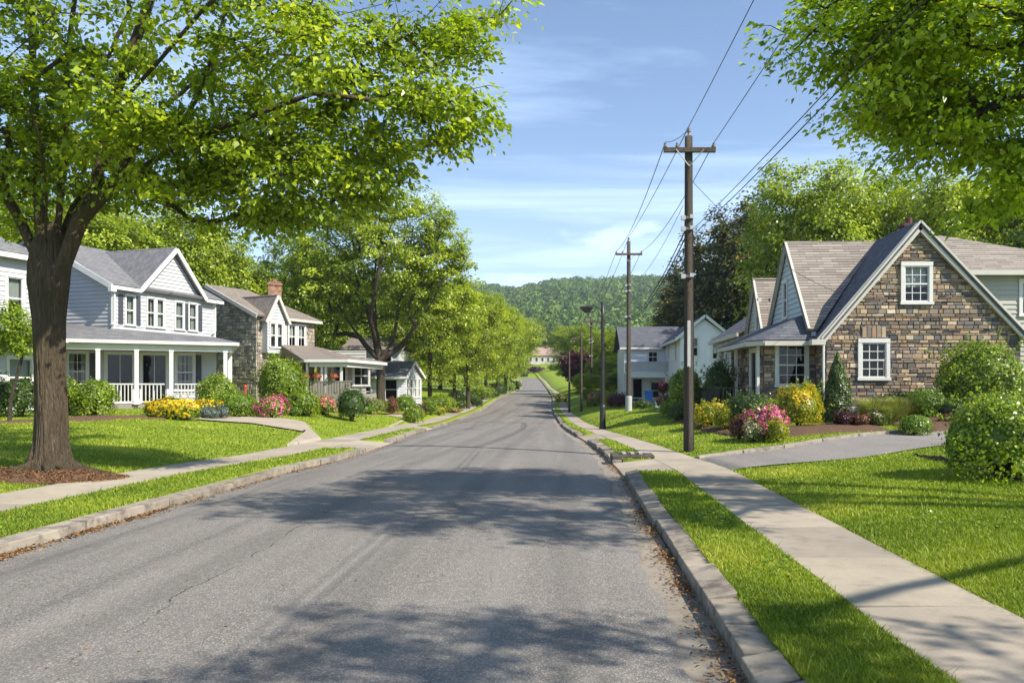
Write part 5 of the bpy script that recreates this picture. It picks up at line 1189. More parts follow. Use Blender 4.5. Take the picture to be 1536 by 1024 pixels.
c3 = P(887, 600, 72); c3.z = zs(c3.x, c3.y); t3 = CH+(580-475)/(F/72)
util_pole(c3, t3, .14, 'farthest wooden utility pole, behind the two plain lamp poles', t3-.5, 1.6, False, False)
Bk = (3.55, -16)
W_ = []
h1, h2 = 77/s1*.47, 40/s2*.47
for (x, z1, z2, dx2, s_) in ((0, t1+.26, t2+.26, 0, .12), (h1, a1+.2, a2+.2, h2, .35), (-h1, a1+.2, a2+.2, -h2, .35)):
    if x >= 0: W_.append((sag((c1.x+x, c1.y-.1, z1), (Bk[0]+x*1.05, Bk[1], z1+.25), .28), .009, 'thin power wire overhead between pole top and treetops' if x == 0 else 'thin power wire from the right end of the near crossarm', (x,)))
    W_.append((sag((c1.x+x, c1.y-.1, z1), (c2.x+dx2, c2.y, z2), s_*1.4), .012, 'thin wire between the tops of the two utility poles' if x == 0 else 'thin wire between %s ends of the two crossarms' % ('right' if x > 0 else 'left'), (x,)))
    W_.append((sag((c2.x+dx2, c2.y, z2), (c3.x+dx2, c3.y, t3-.3+(.5 if x == 0 else 0)), .6), .014, 'thin wire running from the %s of the sleeved pole to the farthest pole' % ('top' if x == 0 else 'right arm' if x > 0 else 'left arm'), (x,)))
zc = [c1.z+(t1-c1.z)*q for q in (.555, .705, .74)]; zd = [c2.z+(t2-c2.z)*q for q in (.555, .705, .74)]
for k, (za, zb_, rr, dx, dsc) in enumerate(((zc[1], zd[0], .022, .02, 'upper thick black cable'), (zc[1]-.12, zd[0]-.15, .026, .06, 'lower thick black cable'), (zc[1]-.2, zd[0]-.22, .012, .1, 'slack thin cable'), (zc[2]+.35, zd[2]+.1, .010, -.05, 'highest low-hung thin wire'))):
    if k < 2: W_.append((sag((c1.x+dx+.1, c1.y-.15, za), (Bk[0]+.1+dx, Bk[1], za+.25), .45), rr*.36, dsc+' passing overhead towards the viewer', ()))
    W_.append((sag((c1.x-.1+dx, c1.y, za), (c2.x, c2.y-.2, zb_), .55), rr*.75, dsc+' between the near pole and the sleeved pole', ()))
W_.append((sag((c1.x-h1, c1.y-.2, a1+.2), (c1.x, c1.y-.1, t1+.2), .1, 8), .008, 'short jumper wire from the left crossarm end up to the near pole top', ()))
pA, pB = Vector((c1.x+.1, c1.y, zc[1]+1.3)), P(1125, 400, 30)
W_.append((sag(pA, (10.2, 28.2, 5.2), .5), .008, 'thin service drop from the near pole to the stone cottage', ()))
for path, rr, lb, _ in W_:
    m = MB(); m.tube(path, rr, 5); tag(m.build('power_line', M['wire'], None, smooth=True), lb, 'power line', 'overhead wires')

def lamp(c, top, arm_px, head_z, r, label, mat, wood=False):
    o = empty('street_lamp', c, label, 'street lamp', 'street lamps'); ax = arm_px
    m = MB(); n = 8; m.tube([(c.x, c.y, c.z-.2+(top-c.z+.2)*k/n) for k in range(n+1)], [r*(1-.35*k/n) for k in range(n+1)], 12)
    if not wood: m.lathe((c.x, c.y, c.z-.05), [(r*1.5, 0), (r*1.5, .1), (r*1.2, .3), (r*1.15, 1.1), (r, 1.25)], 12)
    m.build('pole', mat, o, smooth=True)
    m = MB(); m.tube([(c.x, c.y, head_z-.12), (c.x-ax*.5, c.y, head_z+.12), (c.x-ax, c.y, head_z+.1)], .025 if not wood else .03, 6); 
    if not wood: m.tube([(c.x, c.y, head_z-.5), (c.x-ax*.45, c.y, head_z+.05)], .012, 5)
    m.build('arm', mat, o)
    m = MB(); e = Vector((c.x-ax, c.y, head_z)); k = .62 if not wood else .5
    m.hexa([e+Vector(v)*k for v in ((-.25, -.13, -.32), (.1, -.13, -.32), (.1, .13, -.32), (-.25, .13, -.32), (-.62, -.24, .08), (.4, -.24, .08), (.4, .24, .08), (-.62, .24, .08))]); m.hexa([e+Vector(v)*k for v in ((-.62, -.24, .085), (.4, -.24, .085), (.4, .24, .085), (-.62, .24, .085), (-.45, -.14, .2), (.45, -.1, .24), (.45, .1, .24), (-.45, .14, .2))])
    h = m.build('lamp_head', mat, o)
    m = MB(); m.lathe(e+Vector((-.05, 0, -.25*k-.07)), [(.03, 0), (.08, .02), (.09, .06)], 10); m.build('lens', M['curtain'], h)
    return o
c = G(904, 645); s = F/c.y; lamp(c, CH+(580-452)/s, 22/s, CH+(580-463)/s, .115, 'black iron street lamp with wedge head beside the right pavement', M['iron'])
c = G(872, 617); s = F/c.y; lamp(c, CH+(580-497)/s, 10/s, CH+(580-509)/s, .12, 'weathered lamp pole with short arm, right of two far grey poles', M['polewood'], True)
c = G(854, 619); s = F/c.y; lamp(c, CH+(580-526)/s, 9/s, CH+(580-535)/s, .11, 'thin weathered lamp pole nearest the far kerb, in front of plum tree', M['polewood'], True)

# storm drain block at the apron corner
def drain():
    y0, y1 = 18.52, 19.25; x0, x1 = float(RR(19)) - .02, float(RSo(19)) + .06; z = float(ZR(19))
    o = empty('storm_drain', ((x0+x1)/2, y0, z), 'raised concrete storm drain with slotted top at the end of the verge', 'storm drain')
    m = MB(); m.box(((x0+x1)/2, (y0+y1)/2, z+.06), (x1-x0, y1-y0, .36)); m.build('block', M['kerb'], o, bevel=.03)
    m = MB(); m.box((x0+.52, (y0+y1)/2, z+.247), (.62, .52, .012)); m.build('grate', M['iron'], o)
    for k in range(3): m = MB(); m.box((x0+.32+k*.2, (y0+y1)/2, z+.265), (.09, .50, .03)); m.build('grate_bar', M['walk'], o)
drain()

# ------------------------------------------------------------------ small things round the houses
def misc():
    c = P(973, 580, 58.5); c.z = zs(c.x, c.y); o = empty('bin', c, 'blue wheeled bin in front of the pale gabled house porch', 'bin')
    m = MB(); x, y, z = c; m.hexa([(x-.22, y-.22, z), (x+.22, y-.22, z), (x+.22, y+.22, z), (x-.22, y+.22, z), (x-.3, y-.3, z+1), (x+.3, y-.3, z+1), (x+.3, y+.3, z+1), (x-.3, y+.3, z+1)]); m.build('body', M['blue'], o, bevel=.03)
    m = MB(); m.box((x, y, z+1.05), (.66, .7, .09)); m.build('lid', M['blue'], o, bevel=.02)
    for s in (-.24, .24): m = MB(); m.tube([(x+s, y+.25, z+.08), (x+s*1.2, y+.25, z+.08)], .09, 10); m.build('wheel', M['iron'], o)
    c = G(990, 611); x, y, z = c; o = empty('cooler', c, 'blue and white picnic cooler at the edge of the right lawn beds', 'cooler')
    m = MB(); m.box((x, y, z+.2), (.7, .4, .4)); m.build('body', M['bluewhite'], o, bevel=.03); m = MB(); m.box((x, y, z+.44), (.74, .44, .09)); m.build('lid', M['curtain'], o, bevel=.02)
    m = MB(); m.tube([(x-.3, y-.24, z+.3), (x-.2, y-.28, z+.3), (x+.2, y-.28, z+.3), (x+.3, y-.24, z+.3)], .015, 5); m.build('handle', M['curtain'], o)
    c = P(1283, 622, 25.6); c.z = zs(c.x, c.y); x, y, z = c; o = empty('utility_box', c, 'small pale grey utility cabinet below the cottage window', 'utility box')
    m = MB(); m.box((x, y, z+.26), (.32, .3, .56)); m.build('cabinet', M['ac'], o, bevel=.015); m = MB(); m.box((x+.1, y+.3, z+.56), (.8, .5, .05)); m.build('lid', M['iron'], o)
    c = P(1322, 622, 25.7); c.z = zs(c.x, c.y); x, y, z = c; o = empty('garden_table', c, 'low garden table under a faded pink cloth by the cottage wall', 'table')
    m = MB(); m.box((x, y, z+.66), (1.35, .8, .04)); m.build('table_top', M['wicker'], o)
    for a in (-.58, .58):
        for b in (-.32, .32): m = MB(); m.tube([(x+a, y+b, z-.05), (x+a, y+b, z+.64)], .022, 6); m.build('leg', M['wicker'], o)
    m = MB(); n = 40; pr = [(x-.7, y-.42), (x+.7, y-.42), (x+.7, y+.42), (x-.7, y+.42)]
    m.poly([(a, b, z+.687) for a, b in pr])
    for i in range(4):
        a, b = Vector((*pr[i], 0)), Vector((*pr[(i+1) % 4], 0)); d_ = (b-a); nrm = Vector((d_.y, -d_.x, 0)).normalized(); prev = None
        for k in range(13):
            p = a.lerp(b, k/12); lo = p + nrm*(.03+.03*sin(k*2.2)); cur = (Vector((p.x, p.y, z+.687)), Vector((lo.x, lo.y, z+.36+.03*sin(k*1.3))))
            if prev: m.poly([prev[0], prev[1], cur[1], cur[0]])
            prev = cur
    t = m.build('tablecloth', M['cloth_pink'], None); tag(t, 'faded pink cloth draped over the low garden table', 'tablecloth')
    c = P(1388, 620, 25.9); c.z = zs(c.x, c.y); x, y, z = c; o = empty('garden_chair', c, 'brown wicker garden chair with curved back beside the cloth-covered table', 'chair')
    m = MB(); m.box((x, y, z+.42), (.52, .5, .06)); m.build('seat', M['wicker'], o, bevel=.02)
    m = MB()
    for k in range(9):
        a = -.9+1.8*k/8; m.tube([(x+.02+sin(a)*.27, y+.05+cos(a)*.22, z+.42), (x+.06+sin(a)*.33, y+.08+cos(a)*.28, z+.88-.12*abs(a))], .02, 5)
    m.tube([(x+.06+sin(-.9+.225*k)*.33, y+.08+cos(-.9+.225*k)*.28, z+.88-.12*abs(-.9+.225*k)) for k in range(9)], .03, 6); m.build('backrest', M['wicker'], o)
    for a in (-.2, .2):
        for b in (-.2, .2): m = MB(); m.tube([(x+a, y+b, z-.05), (x+a, y+b, z+.42)], .02, 6); m.build('leg', M['wicker'], o)
    c = P(368, 580, 42); c.z = zs(c.x, c.y); x, y, z = c; o = empty('garden_post', c, 'red wooden garden post with ball top between the two left houses', 'post')
    m = MB(); m.box((x, y, z+.4), (.09, .09, 1.0)); m.build('post_shaft', M['flower_red'] if False else M['redpaint'], o, bevel=.01); m = MB(); m.lathe((x, y, z+.9), [(.03, 0), (.08, .04), (.09, .1), (.06, .16), (.01, .19)], 10); m.build('finial', M['redpaint'], o)
M['redpaint'] = m_plain('red_paint', (.45, .05, .03), (.55, .09, .05), .6, 4)
misc()

# ------------------------------------------------------------------ shrubs. px, base py, width px, height px
B = bush
# right side, near
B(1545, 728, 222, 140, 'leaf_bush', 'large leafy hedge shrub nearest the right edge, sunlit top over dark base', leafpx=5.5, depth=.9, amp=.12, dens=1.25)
B(1500, 640, 158, 125, 'leaf_bush', 'tall light green shrub behind the nearest hedge, against the stone wall', leafpx=4, at=P(1505, 620, 24.6), amp=.14)
B(1382, 655, 52, 34, 'leaf_box', 'small clipped boxwood ball beside the driveway edge', leafpx=2, amp=.05, cat='boxwood')
B(1400, 640, 66, 48, 'leaf_box', 'rounded clipped shrub behind the boxwood ball', leafpx=2, amp=.06, at=P(1400, 632, 25.0))
B(1362, 620, 80, 36, 'leaf_shade', 'low dark evergreen spreading below the right end of the stone wall', leafpx=2.2, at=P(1364, 612, 26.6))
B(1448, 640, 60, 30, 'leaf_shade', 'dark low shrub between rounded shrub and tall light green shrub', leafpx=2.2, at=P(1440, 630, 24.6))
B(1264, 634, 58, 104, 'leaf_shade', 'dark green conical arborvitae at the left end of the stone wall', name='conifer', cat='conifer', cone=True, leafpx=2.6, dens=1.6, at=P(1264, 630, 26.4))
B(1208, 655, 82, 66, 'leaf_yellow', 'tall golden yellow shrub right of the magenta azalea', leafpx=2.6, flower='flower_yellow', fcover=.2, amp=.14, at=P(1208, 640, 24.2))
B(1157, 661, 78, 54, 'leaf_bush', 'magenta azalea in full bloom in front of the cottage', name='azalea', cat='azalea', flower='flower_pink', fcover=.8, leafpx=2.6, fpx=3.4)
B(1133, 664, 34, 34, 'leaf_olive', 'small pale pink and cream flowering shrub at the left foot of the azalea', name='azalea', cat='azalea', flower='flower_white', fcover=.5, leafpx=2.2)
B(1170, 664, 34, 36, 'leaf_yellow', 'small yellow-green shrub at the right foot of the azalea', leafpx=2.2)
B(1112, 660, 34, 34, 'leaf_rust', 'dull reddish shrub between yellow shrubs and azalea', leafpx=2.2)
B(1130, 640, 76, 58, 'leaf_shade', 'dark green rounded shrub behind the azalea', leafpx=2.4, at=P(1128, 636, 25))
B(1066, 650, 62, 44, 'leaf_yellow', 'left golden shrub just right of the near utility pole', leafpx=2.4, flower='flower_yellow', fcover=.15, at=P(1068, 640, 27))
B(1092, 655, 46, 44, 'leaf_yellow', 'right-hand golden shrub of the pair by the near utility pole', leafpx=2.4, at=P(1094, 646, 25.3))
B(1057, 628, 34, 24, 'leaf_rust', 'reddish pink shrub peeping over the golden shrubs', leafpx=2.2, flower='flower_rose', fcover=.4, at=P(1055, 622, 29.5))
B(1213, 610, 60, 62, 'leaf_bush', 'dark climbing shrub at the corner of the cottage bay', leafpx=2.4, at=P(1217, 605, 27.4), amp=.2)
B(1165, 605, 90, 40, 'leaf_b_bush', 'light green shrubs under the bay window', leafpx=2.4, at=P(1168, 612, 27.0)) if False else B(1165, 605, 84, 40, 'leaf_bush', 'loose green shrub under the bay window of the cottage', leafpx=2.4, at=P(1172, 612, 27.3))
B(1274, 655, 36, 24, 'leaf_purple', 'small purple-leaved barberry right of the golden shrub', leafpx=2, at=P(1272, 645, 24.2))
B(1293, 655, 34, 20, 'leaf_rust', 'small brownish shrub right of the purple barberry', leafpx=2, at=P(1297, 646, 24))
B(1326, 652, 48, 26, 'leaf_olive', 'low mauve-tipped shrub in front of the garden table', leafpx=2, flower='flower_white', fcover=.12, at=P(1324, 648, 24))
B(1435, 648, 26, 16, 'leaf_rust', 'tiny reddish plant right of the boxwood ball', leafpx=1.8, at=P(1424, 644, 23.6))
# right side, middle
B(1030, 628, 60, 82, 'leaf_bush', 'round leafy shrub behind the near utility pole', leafpx=2.4, at=P(1032, 622, 34))
B(1082, 625, 56, 90, 'leaf_shade', 'upright dark shrub left of the cottage porch', leafpx=2.4, at=P(1083, 618, 32), amp=.2)
B(1098, 600, 36, 55, 'leaf_bush', 'loose shrub in front of the cottage porch end', leafpx=2.2, at=P(1092, 590, 35), amp=.2)
B(1000, 622, 36, 30, 'leaf_bush', 'low mid green shrub left of the near utility pole', leafpx=2, at=P(1006, 618, 35))
B(1020, 636, 34, 30, 'leaf_shade', 'low dark shrub hugging the near utility pole on its left', leafpx=2, at=P(1018, 628, 31))
B(996, 612, 26, 20, 'leaf_rust', 'orange and red flowers below the red topiary ball', name='flowers', cat='flowers', leafpx=1.8, flower='flower_rose', fcover=.5, at=P(996, 606, 44))
B(956, 612, 30, 14, 'leaf_shade', 'low dark shrub right of the sleeved pole foot', leafpx=1.6, at=P(966, 605, 50))
B(925, 605, 30, 26, 'leaf_yellow', 'bright yellow-green bush between street lamp and sleeved pole', leafpx=1.8, at=P(918, 598, 62), amp=.2)
B(928, 612, 44, 22, 'leaf_purple', 'dark maroon low shrub under the yellow-green bush', leafpx=1.6, at=P(930, 605, 58))
B(890, 612, 30, 24, 'leaf_bush', 'pink flowering bush behind the two far lamp poles', flower='flower_rose', leafpx=1.6, fcover=.4, at=P(893, 604, 66))
B(842, 600, 20, 14, 'leaf_bush', 'small rose bush beside the far right kerb', leafpx=1.4, flower='flower_rose', fcover=.4, at=P(842, 596, 88))
B(905, 600, 30, 22, 'leaf_shade', 'dark hedge far behind the street lamp', leafpx=1.6, at=P(908, 596, 72))
# left side
B(22, 636, 64, 64, 'leaf_shade', 'dark green hedge left of the big trunk', leafpx=3.2, at=P(14, 630, 27.6), amp=.1)
B(-40, 640, 90, 70, 'leaf_shade', 'dark green hedge cut by the left edge', leafpx=3.2, at=P(-48, 632, 27))
B(126, 636, 64, 62, 'leaf_bush', 'round sunlit green shrub right of the big trunk', leafpx=3, at=P(126, 631, 29), amp=.08)
B(90, 636, 44, 56, 'leaf_bush', 'sunlit shrub showing just beside the big trunk', leafpx=3, at=P(96, 631, 29.4), amp=.08)
B(252, 629, 94, 36, 'leaf_bush', 'long mound of yellow flowers in front of the porch', name='flowers', cat='flowers', flower='flower_yellow', fcover=.72, leafpx=2.2, fpx=3.4, depth=.35)
B(300, 624, 42, 28, 'leaf_bush', 'smaller clump of yellow flowers next to the topiary', name='flowers', cat='flowers', flower='flower_yellow', fcover=.6, leafpx=2.2, fpx=3)
B(303, 629, 40, 20, 'leaf_blue', 'low blue-grey plant in front of the smaller yellow clump', leafpx=1.8)
B(328, 629, 24, 22, 'leaf_blue', 'small dark bluish bush beside the walk', leafpx=1.8)
B(314, 622, 62, 66, 'leaf_bush', 'round topiary-like shrub at the porch corner', leafpx=2.4, at=P(315, 602, 34.5), amp=.07)
B(348, 625, 62, 38, 'leaf_box', 'oval clipped hedge in front of the stone house', leafpx=2, amp=.05, cat='hedge')
B(400, 628, 58, 36, 'leaf_bush', 'rose-magenta azalea beside the concrete walk', name='azalea', cat='azalea', flower='flower_pink', fcover=.55, leafpx=2.2, fpx=3)
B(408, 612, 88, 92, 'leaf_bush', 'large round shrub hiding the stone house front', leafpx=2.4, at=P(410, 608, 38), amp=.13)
B(448, 618, 56, 42, 'leaf_bush', 'mid green shrub between the two pink azaleas', leafpx=2.2, at=P(448, 614, 37))
B(438, 624, 30, 16, 'leaf_box', 'low green plant left of the coral azalea', leafpx=1.8)
B(478, 622, 46, 28, 'leaf_bush', 'coral pink azalea in the middle of the left beds', name='azalea', cat='azalea', flower='flower_rose', fcover=.6, leafpx=2, fpx=2.8)
B(458, 621, 28, 22, 'leaf_olive', 'pale olive azalea fading out of bloom', leafpx=2, flower='flower_rose', fcover=.12)
B(524, 618, 52, 56, 'leaf_shade', 'dark dense evergreen right of the stone house porch', leafpx=2.2, amp=.2, at=P(522, 612, 38))
B(560, 619, 40, 22, 'leaf_olive', 'yellow-green variegated shrub in front of the spreading tree', leafpx=1.9)
B(540, 620, 44, 12, 'leaf_box', 'low trailing green plant at the bed edge', leafpx=1.8)
B(586, 619, 26, 18, 'leaf_olive', 'pale shrub with pink blooms right of the variegated one', leafpx=1.8, flower='flower_rose', fcover=.25)
B(603, 617, 40, 26, 'leaf_box', 'round bright green shrub right of the spreading tree', leafpx=1.9, amp=.07)
B(612, 612, 36, 28, 'leaf_bush', 'green shrub behind the round bright one', leafpx=1.8, at=P(618, 606, 46))
B(630, 615, 20, 15, 'leaf_bush', 'small pink bush left of the second street tree trunk', flower='flower_rose', fcover=.65, leafpx=1.7)
B(552, 603, 26, 16, 'leaf_blue', 'bluish hydrangea left of the spreading tree trunk', leafpx=1.7, at=P(550, 600, 48))
B(625, 600, 22, 18, 'leaf_purple', 'dark plum shrub in front of the pale bungalow', leafpx=1.7, at=P(628, 598, 54))
B(588, 600, 20, 24, 'leaf_rust', 'orange-tinted shrub right of the spreading tree trunk', leafpx=1.7, at=P(586, 598, 50))
B(656, 610, 24, 14, 'leaf_yellow', 'golden low shrub behind the second street tree', leafpx=1.6, at=P(657, 606, 60))
B(676, 606, 30, 10, 'leaf_bush', 'rosy low flower mound far along the left lawns', flower='flower_rose', fcover=.5, leafpx=1.5, at=P(676, 603, 66))
B(664, 600, 34, 20, 'leaf_bush', 'far bright green shrub behind the golden low one', leafpx=1.6, at=P(668, 598, 70))
B(690, 600, 22, 16, 'leaf_shade', 'far dark rounded shrub left of the third trunk', leafpx=1.5, at=P(688, 598, 74))
B(712, 598, 22, 16, 'leaf_shade', 'far maroon-green shrub right of the third trunk', leafpx=1.5, at=P(714, 596, 80))
B(735, 592, 26, 14, 'leaf_shade', 'distant hedge under the far left street trees', leafpx=1.4, at=P(738, 590, 100))
B(640, 600, 26, 26, 'leaf_bush', 'shrub by the bungalow corner left of the second street tree', leafpx=1.7, at=P(644, 598, 58))
for (px, by, Y, w, h, kd, lb) in ((655, 605, 66, 40, 26, 'leaf_bush', 'leafy hedge behind the second street tree trunk'), (690, 600, 82, 44, 24, 'leaf_shade', 'dark hedge behind the third street trunk'),
    (722, 597, 95, 40, 22, 'leaf_bush', 'mid green hedge behind the fourth row of trunks'), (742, 592, 112, 40, 20, 'leaf_shade', 'dark distant hedge under the row of crowns'), (757, 588, 140, 36, 20, 'leaf_bush', 'distant bright hedge near the top of the street'),
    (768, 583, 170, 28, 16, 'leaf_shade', 'farthest dark hedge on the left side'), (672, 603, 72, 24, 14, 'leaf_yellow', 'low golden shrub between two far left hedges'), (706, 600, 88, 22, 10, 'leaf_olive', 'pale low shrub by the far left pavement')):
    B(px, by, w, h, kd, lb, leafpx=1.5, at=P(px, by, Y), name='hedge', cat='hedge')
for (px, by, Y, w, h, kd, lb) in ((804, 566, 318, 26, 9, 'leaf_purple', 'long plum-coloured hedge in front of the far house'), (832, 566, 312, 22, 10, 'leaf_bush', 'green shrubs at the right end of the far house'), (786, 566, 305, 14, 10, 'leaf_shade', 'dark shrub at the left end of the far house')):
    B(px, by, w, h, kd, lb, leafpx=1.3, at=P(px, by, Y), depth=.4)
# pots of red flowers on the stone house porch rail
for px, lb in ((457, 'pot of red flowers at the near porch corner of the stone house'), (475, 'pot of orange-red flowers in the middle of the porch rail'), (500, 'pot of rusty flowers at the far end of the porch rail')):
    p = P(px, 574, 44.9); p.z = 2.16; o = empty('flower_pot', p, lb, 'flower pot', 'flower pots on the stone house porch rail')
    m = MB(); m.lathe(p, [(.1, 0), (.15, .2), (.17, .22)], 10); m.build('pot', M['wicker'], o)
    D = unit(NR.normal(size=(260, 3))); D[:, 2] = abs(D[:, 2]); q = np.array(p)+np.array([0, 0, .2])+D*np.array([.3, .24, .24]); V, Fq = leaf_geo(q, D, .08, .9); npmesh('flowers', V, Fq, M['leaf_rustred'], o, {'rnd': np.repeat(NR.uniform(0, 1, 260), 4)})
# ornamental grass clump
def orn(px, Y, w, h, label):
    c = P(px, 600, Y); c.z = zs(c.x, c.y); o = empty('ornamental_grass', c, label, 'ornamental grass'); n = 1400; a = NR.uniform(0, 2*pi, n); l = h*NR.uniform(.5, 1.1, n); sp = w/2*NR.uniform(.1, 1, n)
    ts = np.array([0, .35, .7, 1.0]); V = []
    P0 = np.stack([np.cos(a)*.1, np.sin(a)*.1, np.zeros(n)], 1); wd = .012
    for t in ts:
        x = P0 + np.stack([np.cos(a)*sp*t**1.4, np.sin(a)*sp*t**1.4, l*(t*1.3-.45*t*t)], 1)+np.array(c); sd = np.stack([-np.sin(a), np.cos(a), np.zeros(n)], 1)*wd*(1-t*.8); V += [x-sd, x+sd]
    V = np.stack(V, 1).reshape(-1, 3); b = np.arange(n)*8; Fq = np.concatenate([np.stack([b+2*k, b+2*k+1, b+2*k+3, b+2*k+2], 1) for k in range(3)])
    npmesh('blades', V, Fq, M['leaf_olive'], o, {'rnd': np.repeat(NR.uniform(.2, 1, n), 8)})
orn(1310, 24.8, 1.5, .95, 'pale arching grass clump in front of the garden table'); orn(1345, 25.0, 1.3, .9, 'pale arching grass clump right of the garden table'); orn(1335, 24.3, .9, .7, 'shorter pale grass tuft between the two arching clumps')
# red ball topiary
def topiary():
    c = P(995, 600, 47); c.z = zs(c.x, c.y); zt = CH+(580-572)/(F/47); o = empty('topiary', c, 'dark red ball-shaped topiary tree on a thin stem', 'topiary')
    m = MB(); m.tube([c, (c.x, c.y, zt-.5)], .035, 6); m.build('trunk', M['bark2'], o)
    D = unit(NR.normal(size=(2600, 3))); q = np.array([c.x, c.y, zt-.38])+D*.35*NR.uniform(.75, 1.05, (2600, 1)); V, Fq = leaf_geo(q, unit(D+NR.normal(size=D.shape)*.4), .075, .8); npmesh('crown', V, Fq, M['leaf_crimson'], o, {'rnd': np.repeat(NR.uniform(0, .5, 2600), 4)})
topiary()
# ------------------------------------------------------------------ trees
def px3(L, Y): return [P(a, b, Y if len(c) == 0 else c[0]) for a, b, *c in L]
def big_tree():
    Y = 14.0; b = P(76, 712, Y); b.z = zs(b.x, b.y)
    trunk = [Vector((b.x, b.y, b.z-.1))] + px3([(77, 640), (76, 560), (74, 480), (72, 425)], Y)
    Lm = [px3([(70, 440), (62, 360), (58, 260), (50, 120), (45, -60), (30, -260)], 14.05),
          px3([(80, 425), (88, 330), (97, 220), (100, 90, 14.4), (120, -60, 14.6), (130, -280, 14.6)], 14.2),
          px3([(80, 440), (96, 395), (120, 330), (150, 250), (170, 150, 13.9), (215, 30, 13.7), (260, -120, 13.5)], 13.9),
          px3([(130, 318), (165, 280), (205, 258), (270, 215, 13.5), (375, 175, 13.3), (470, 140, 13.2), (560, 150, 13.2), (640, 175, 13.2)], 13.8),
          px3([(150, 250), (190, 145, 13.6), (240, 90, 13.5), (300, 20, 13.2), (380, -60, 13)], 13.8),
          px3([(165, 280), (235, 170, 14.0), (310, 108, 14.3), (400, 60, 14.4), (520, 20, 14.3), (640, -10, 14.2)], 13.9),
          px3([(60, 425), (30, 330), (-5, 270), (-60, 190), (-140, 110)], 14.1),
          px3([(90, 400), (112, 310, 14.5), (160, 240, 15.4), (240, 200, 16.3), (330, 190, 17)], 14.2),
          px3([(60, 400), (70, 300, 13.3), (60, 210, 12.5), (30, 120, 11.8)], 13.8)]
    def W(px, py, Y_, rx, ry, rz): p = P(px, py, Y_); return (p.x, p.y, p.z, rx, ry, rz)
    blobs = [W(215, -10, 14, 4.9, 4.3, 3.2), W(330, 235, 13.6, 2.0, 2.2, 1.0), W(130, 205, 13.4, 2.4, 2.4, 1.1), W(505, 120, 13.6, 2.2, 2.0, 1.2), W(620, 175, 13.4, 1.15, 1.1, .62), W(640, 25, 13.8, 1.35, 1.5, .7),
             W(430, 265, 13.8, 1.5, 1.6, .75), W(250, -330, 14, 4.4, 4.0, 3), W(-80, 120, 14, 2.6, 2.6, 2.2), W(480, 205, 14.4, 1.7, 1.6, .85), W(10, 265, 14.2, 1.0, 1.0, .55), W(555, 240, 13.4, .75, .9, .45), W(735, 12, 13.8, .62, .7, .25), W(700, 75, 13.7, .6, .6, .25), W(712, 172, 13.4, .5, .5, .16), W(670, 150, 13.4, .7, .7, .3), W(655, 225, 13.4, .5, .6, .22), W(400, 318, 13.7, 1.3, 1.2, .42), W(475, 300, 13.8, .8, .9, .42), W(560, 275, 13.6, .55, .6, .25), W(15, 330, 14, .6, .7, .35), W(310, 340, 14.2, .9, .9, .25)]
    def flare(mb):
        n = 150; zs_ = np.concatenate([np.linspace(-.14, .9, 22), np.linspace(.98, 4.6, 46)]); th = np.linspace(0, 2*pi, n, endpoint=False); base = len(mb.v)
        for z in zs_:
            px = np.interp(z, [0, 1, 2, 3.2, 4.1], [76, 77, 75, 73, 75]); cx = (px-CX)/F*Y
            r = np.interp(z, [-.2, 0, .25, .6, 1.1, 1.9, 2.8, 3.4, 3.8, 4.2, 4.6], [.48, .39, .30, .262, .25, .242, .255, .30, .31, .25, .10])
            lob = np.clip((1.0-z)/1.0, 0, 1)**1.7
            rr = r*(1 + .30*lob*np.maximum(0, np.sin(th*5+.9*sin(z)+.6))**1.5 + .10*lob*np.sin(th*3+1) + .035*np.sin(th*4+z*1.1) + .060*np.abs(np.sin(th*9+z*1.1+np.sin(z*3+th*2)*.9))**.6 + .045*np.abs(np.sin(th*17-z*1.4+np.sin(z*4-th*3)*.8))**.7 + .014*np.sin(th*31+z*7+np.sin(z*13))-.05)
            rr = rr + .05*np.exp(-((z-3.45)/.22)**2)*np.exp(-((np.cos(th+.4)-1)/.25)**2) + .04*np.exp(-((z-3.5)/.25)**2)*np.exp(-((np.cos(th-2.9)-1)/.3)**2)
            if z > 3.3: rr = rr*(1+.16*((z-3.3)/.8)*np.cos(th*2))
            for a, q in zip(th, rr): mb.v.append((cx+q*cos(a), Y+q*sin(a), b.z+z))
        for i in range(len(zs_)-1):
            for j in range(n): mb.face((base+i*n+j, base+i*n+(j+1) % n, base+(i+1)*n+(j+1) % n, base+(i+1)*n+j))
        mb.face(tuple(base+(len(zs_)-1)*n+j for j in range(n)))
        for k in range(8):      # surface roots
            a = k*.8+.3; L = R.uniform(.45, .95); cx = b.x
            pts = [(cx+cos(a+.15*t*sin(k))*(.25+L*t), Y+sin(a+.15*t)*(.22+L*t*.55), 0) for t in (0, .3, .6, 1)]
            mb.tube([(x, y, zs(x, y)+h) for (x, y, _), h in zip(pts, (.22, .12, .07, -.02))], [.13, .09, .06, .03], 8, cap=False, wob=.15)
    return tree('linden_tree', 'large broad tree with thick flared trunk filling the left foreground', b, [trunk]+Lm, .22, blobs, 850, 108, .118, .5, M['leaf_big'], M['bark'], .35, None, 'tree', .4, .0078, .42, .45, 3, flare, twigs=3, vp=.62, hang=.1, cap=.62)
big_tree()
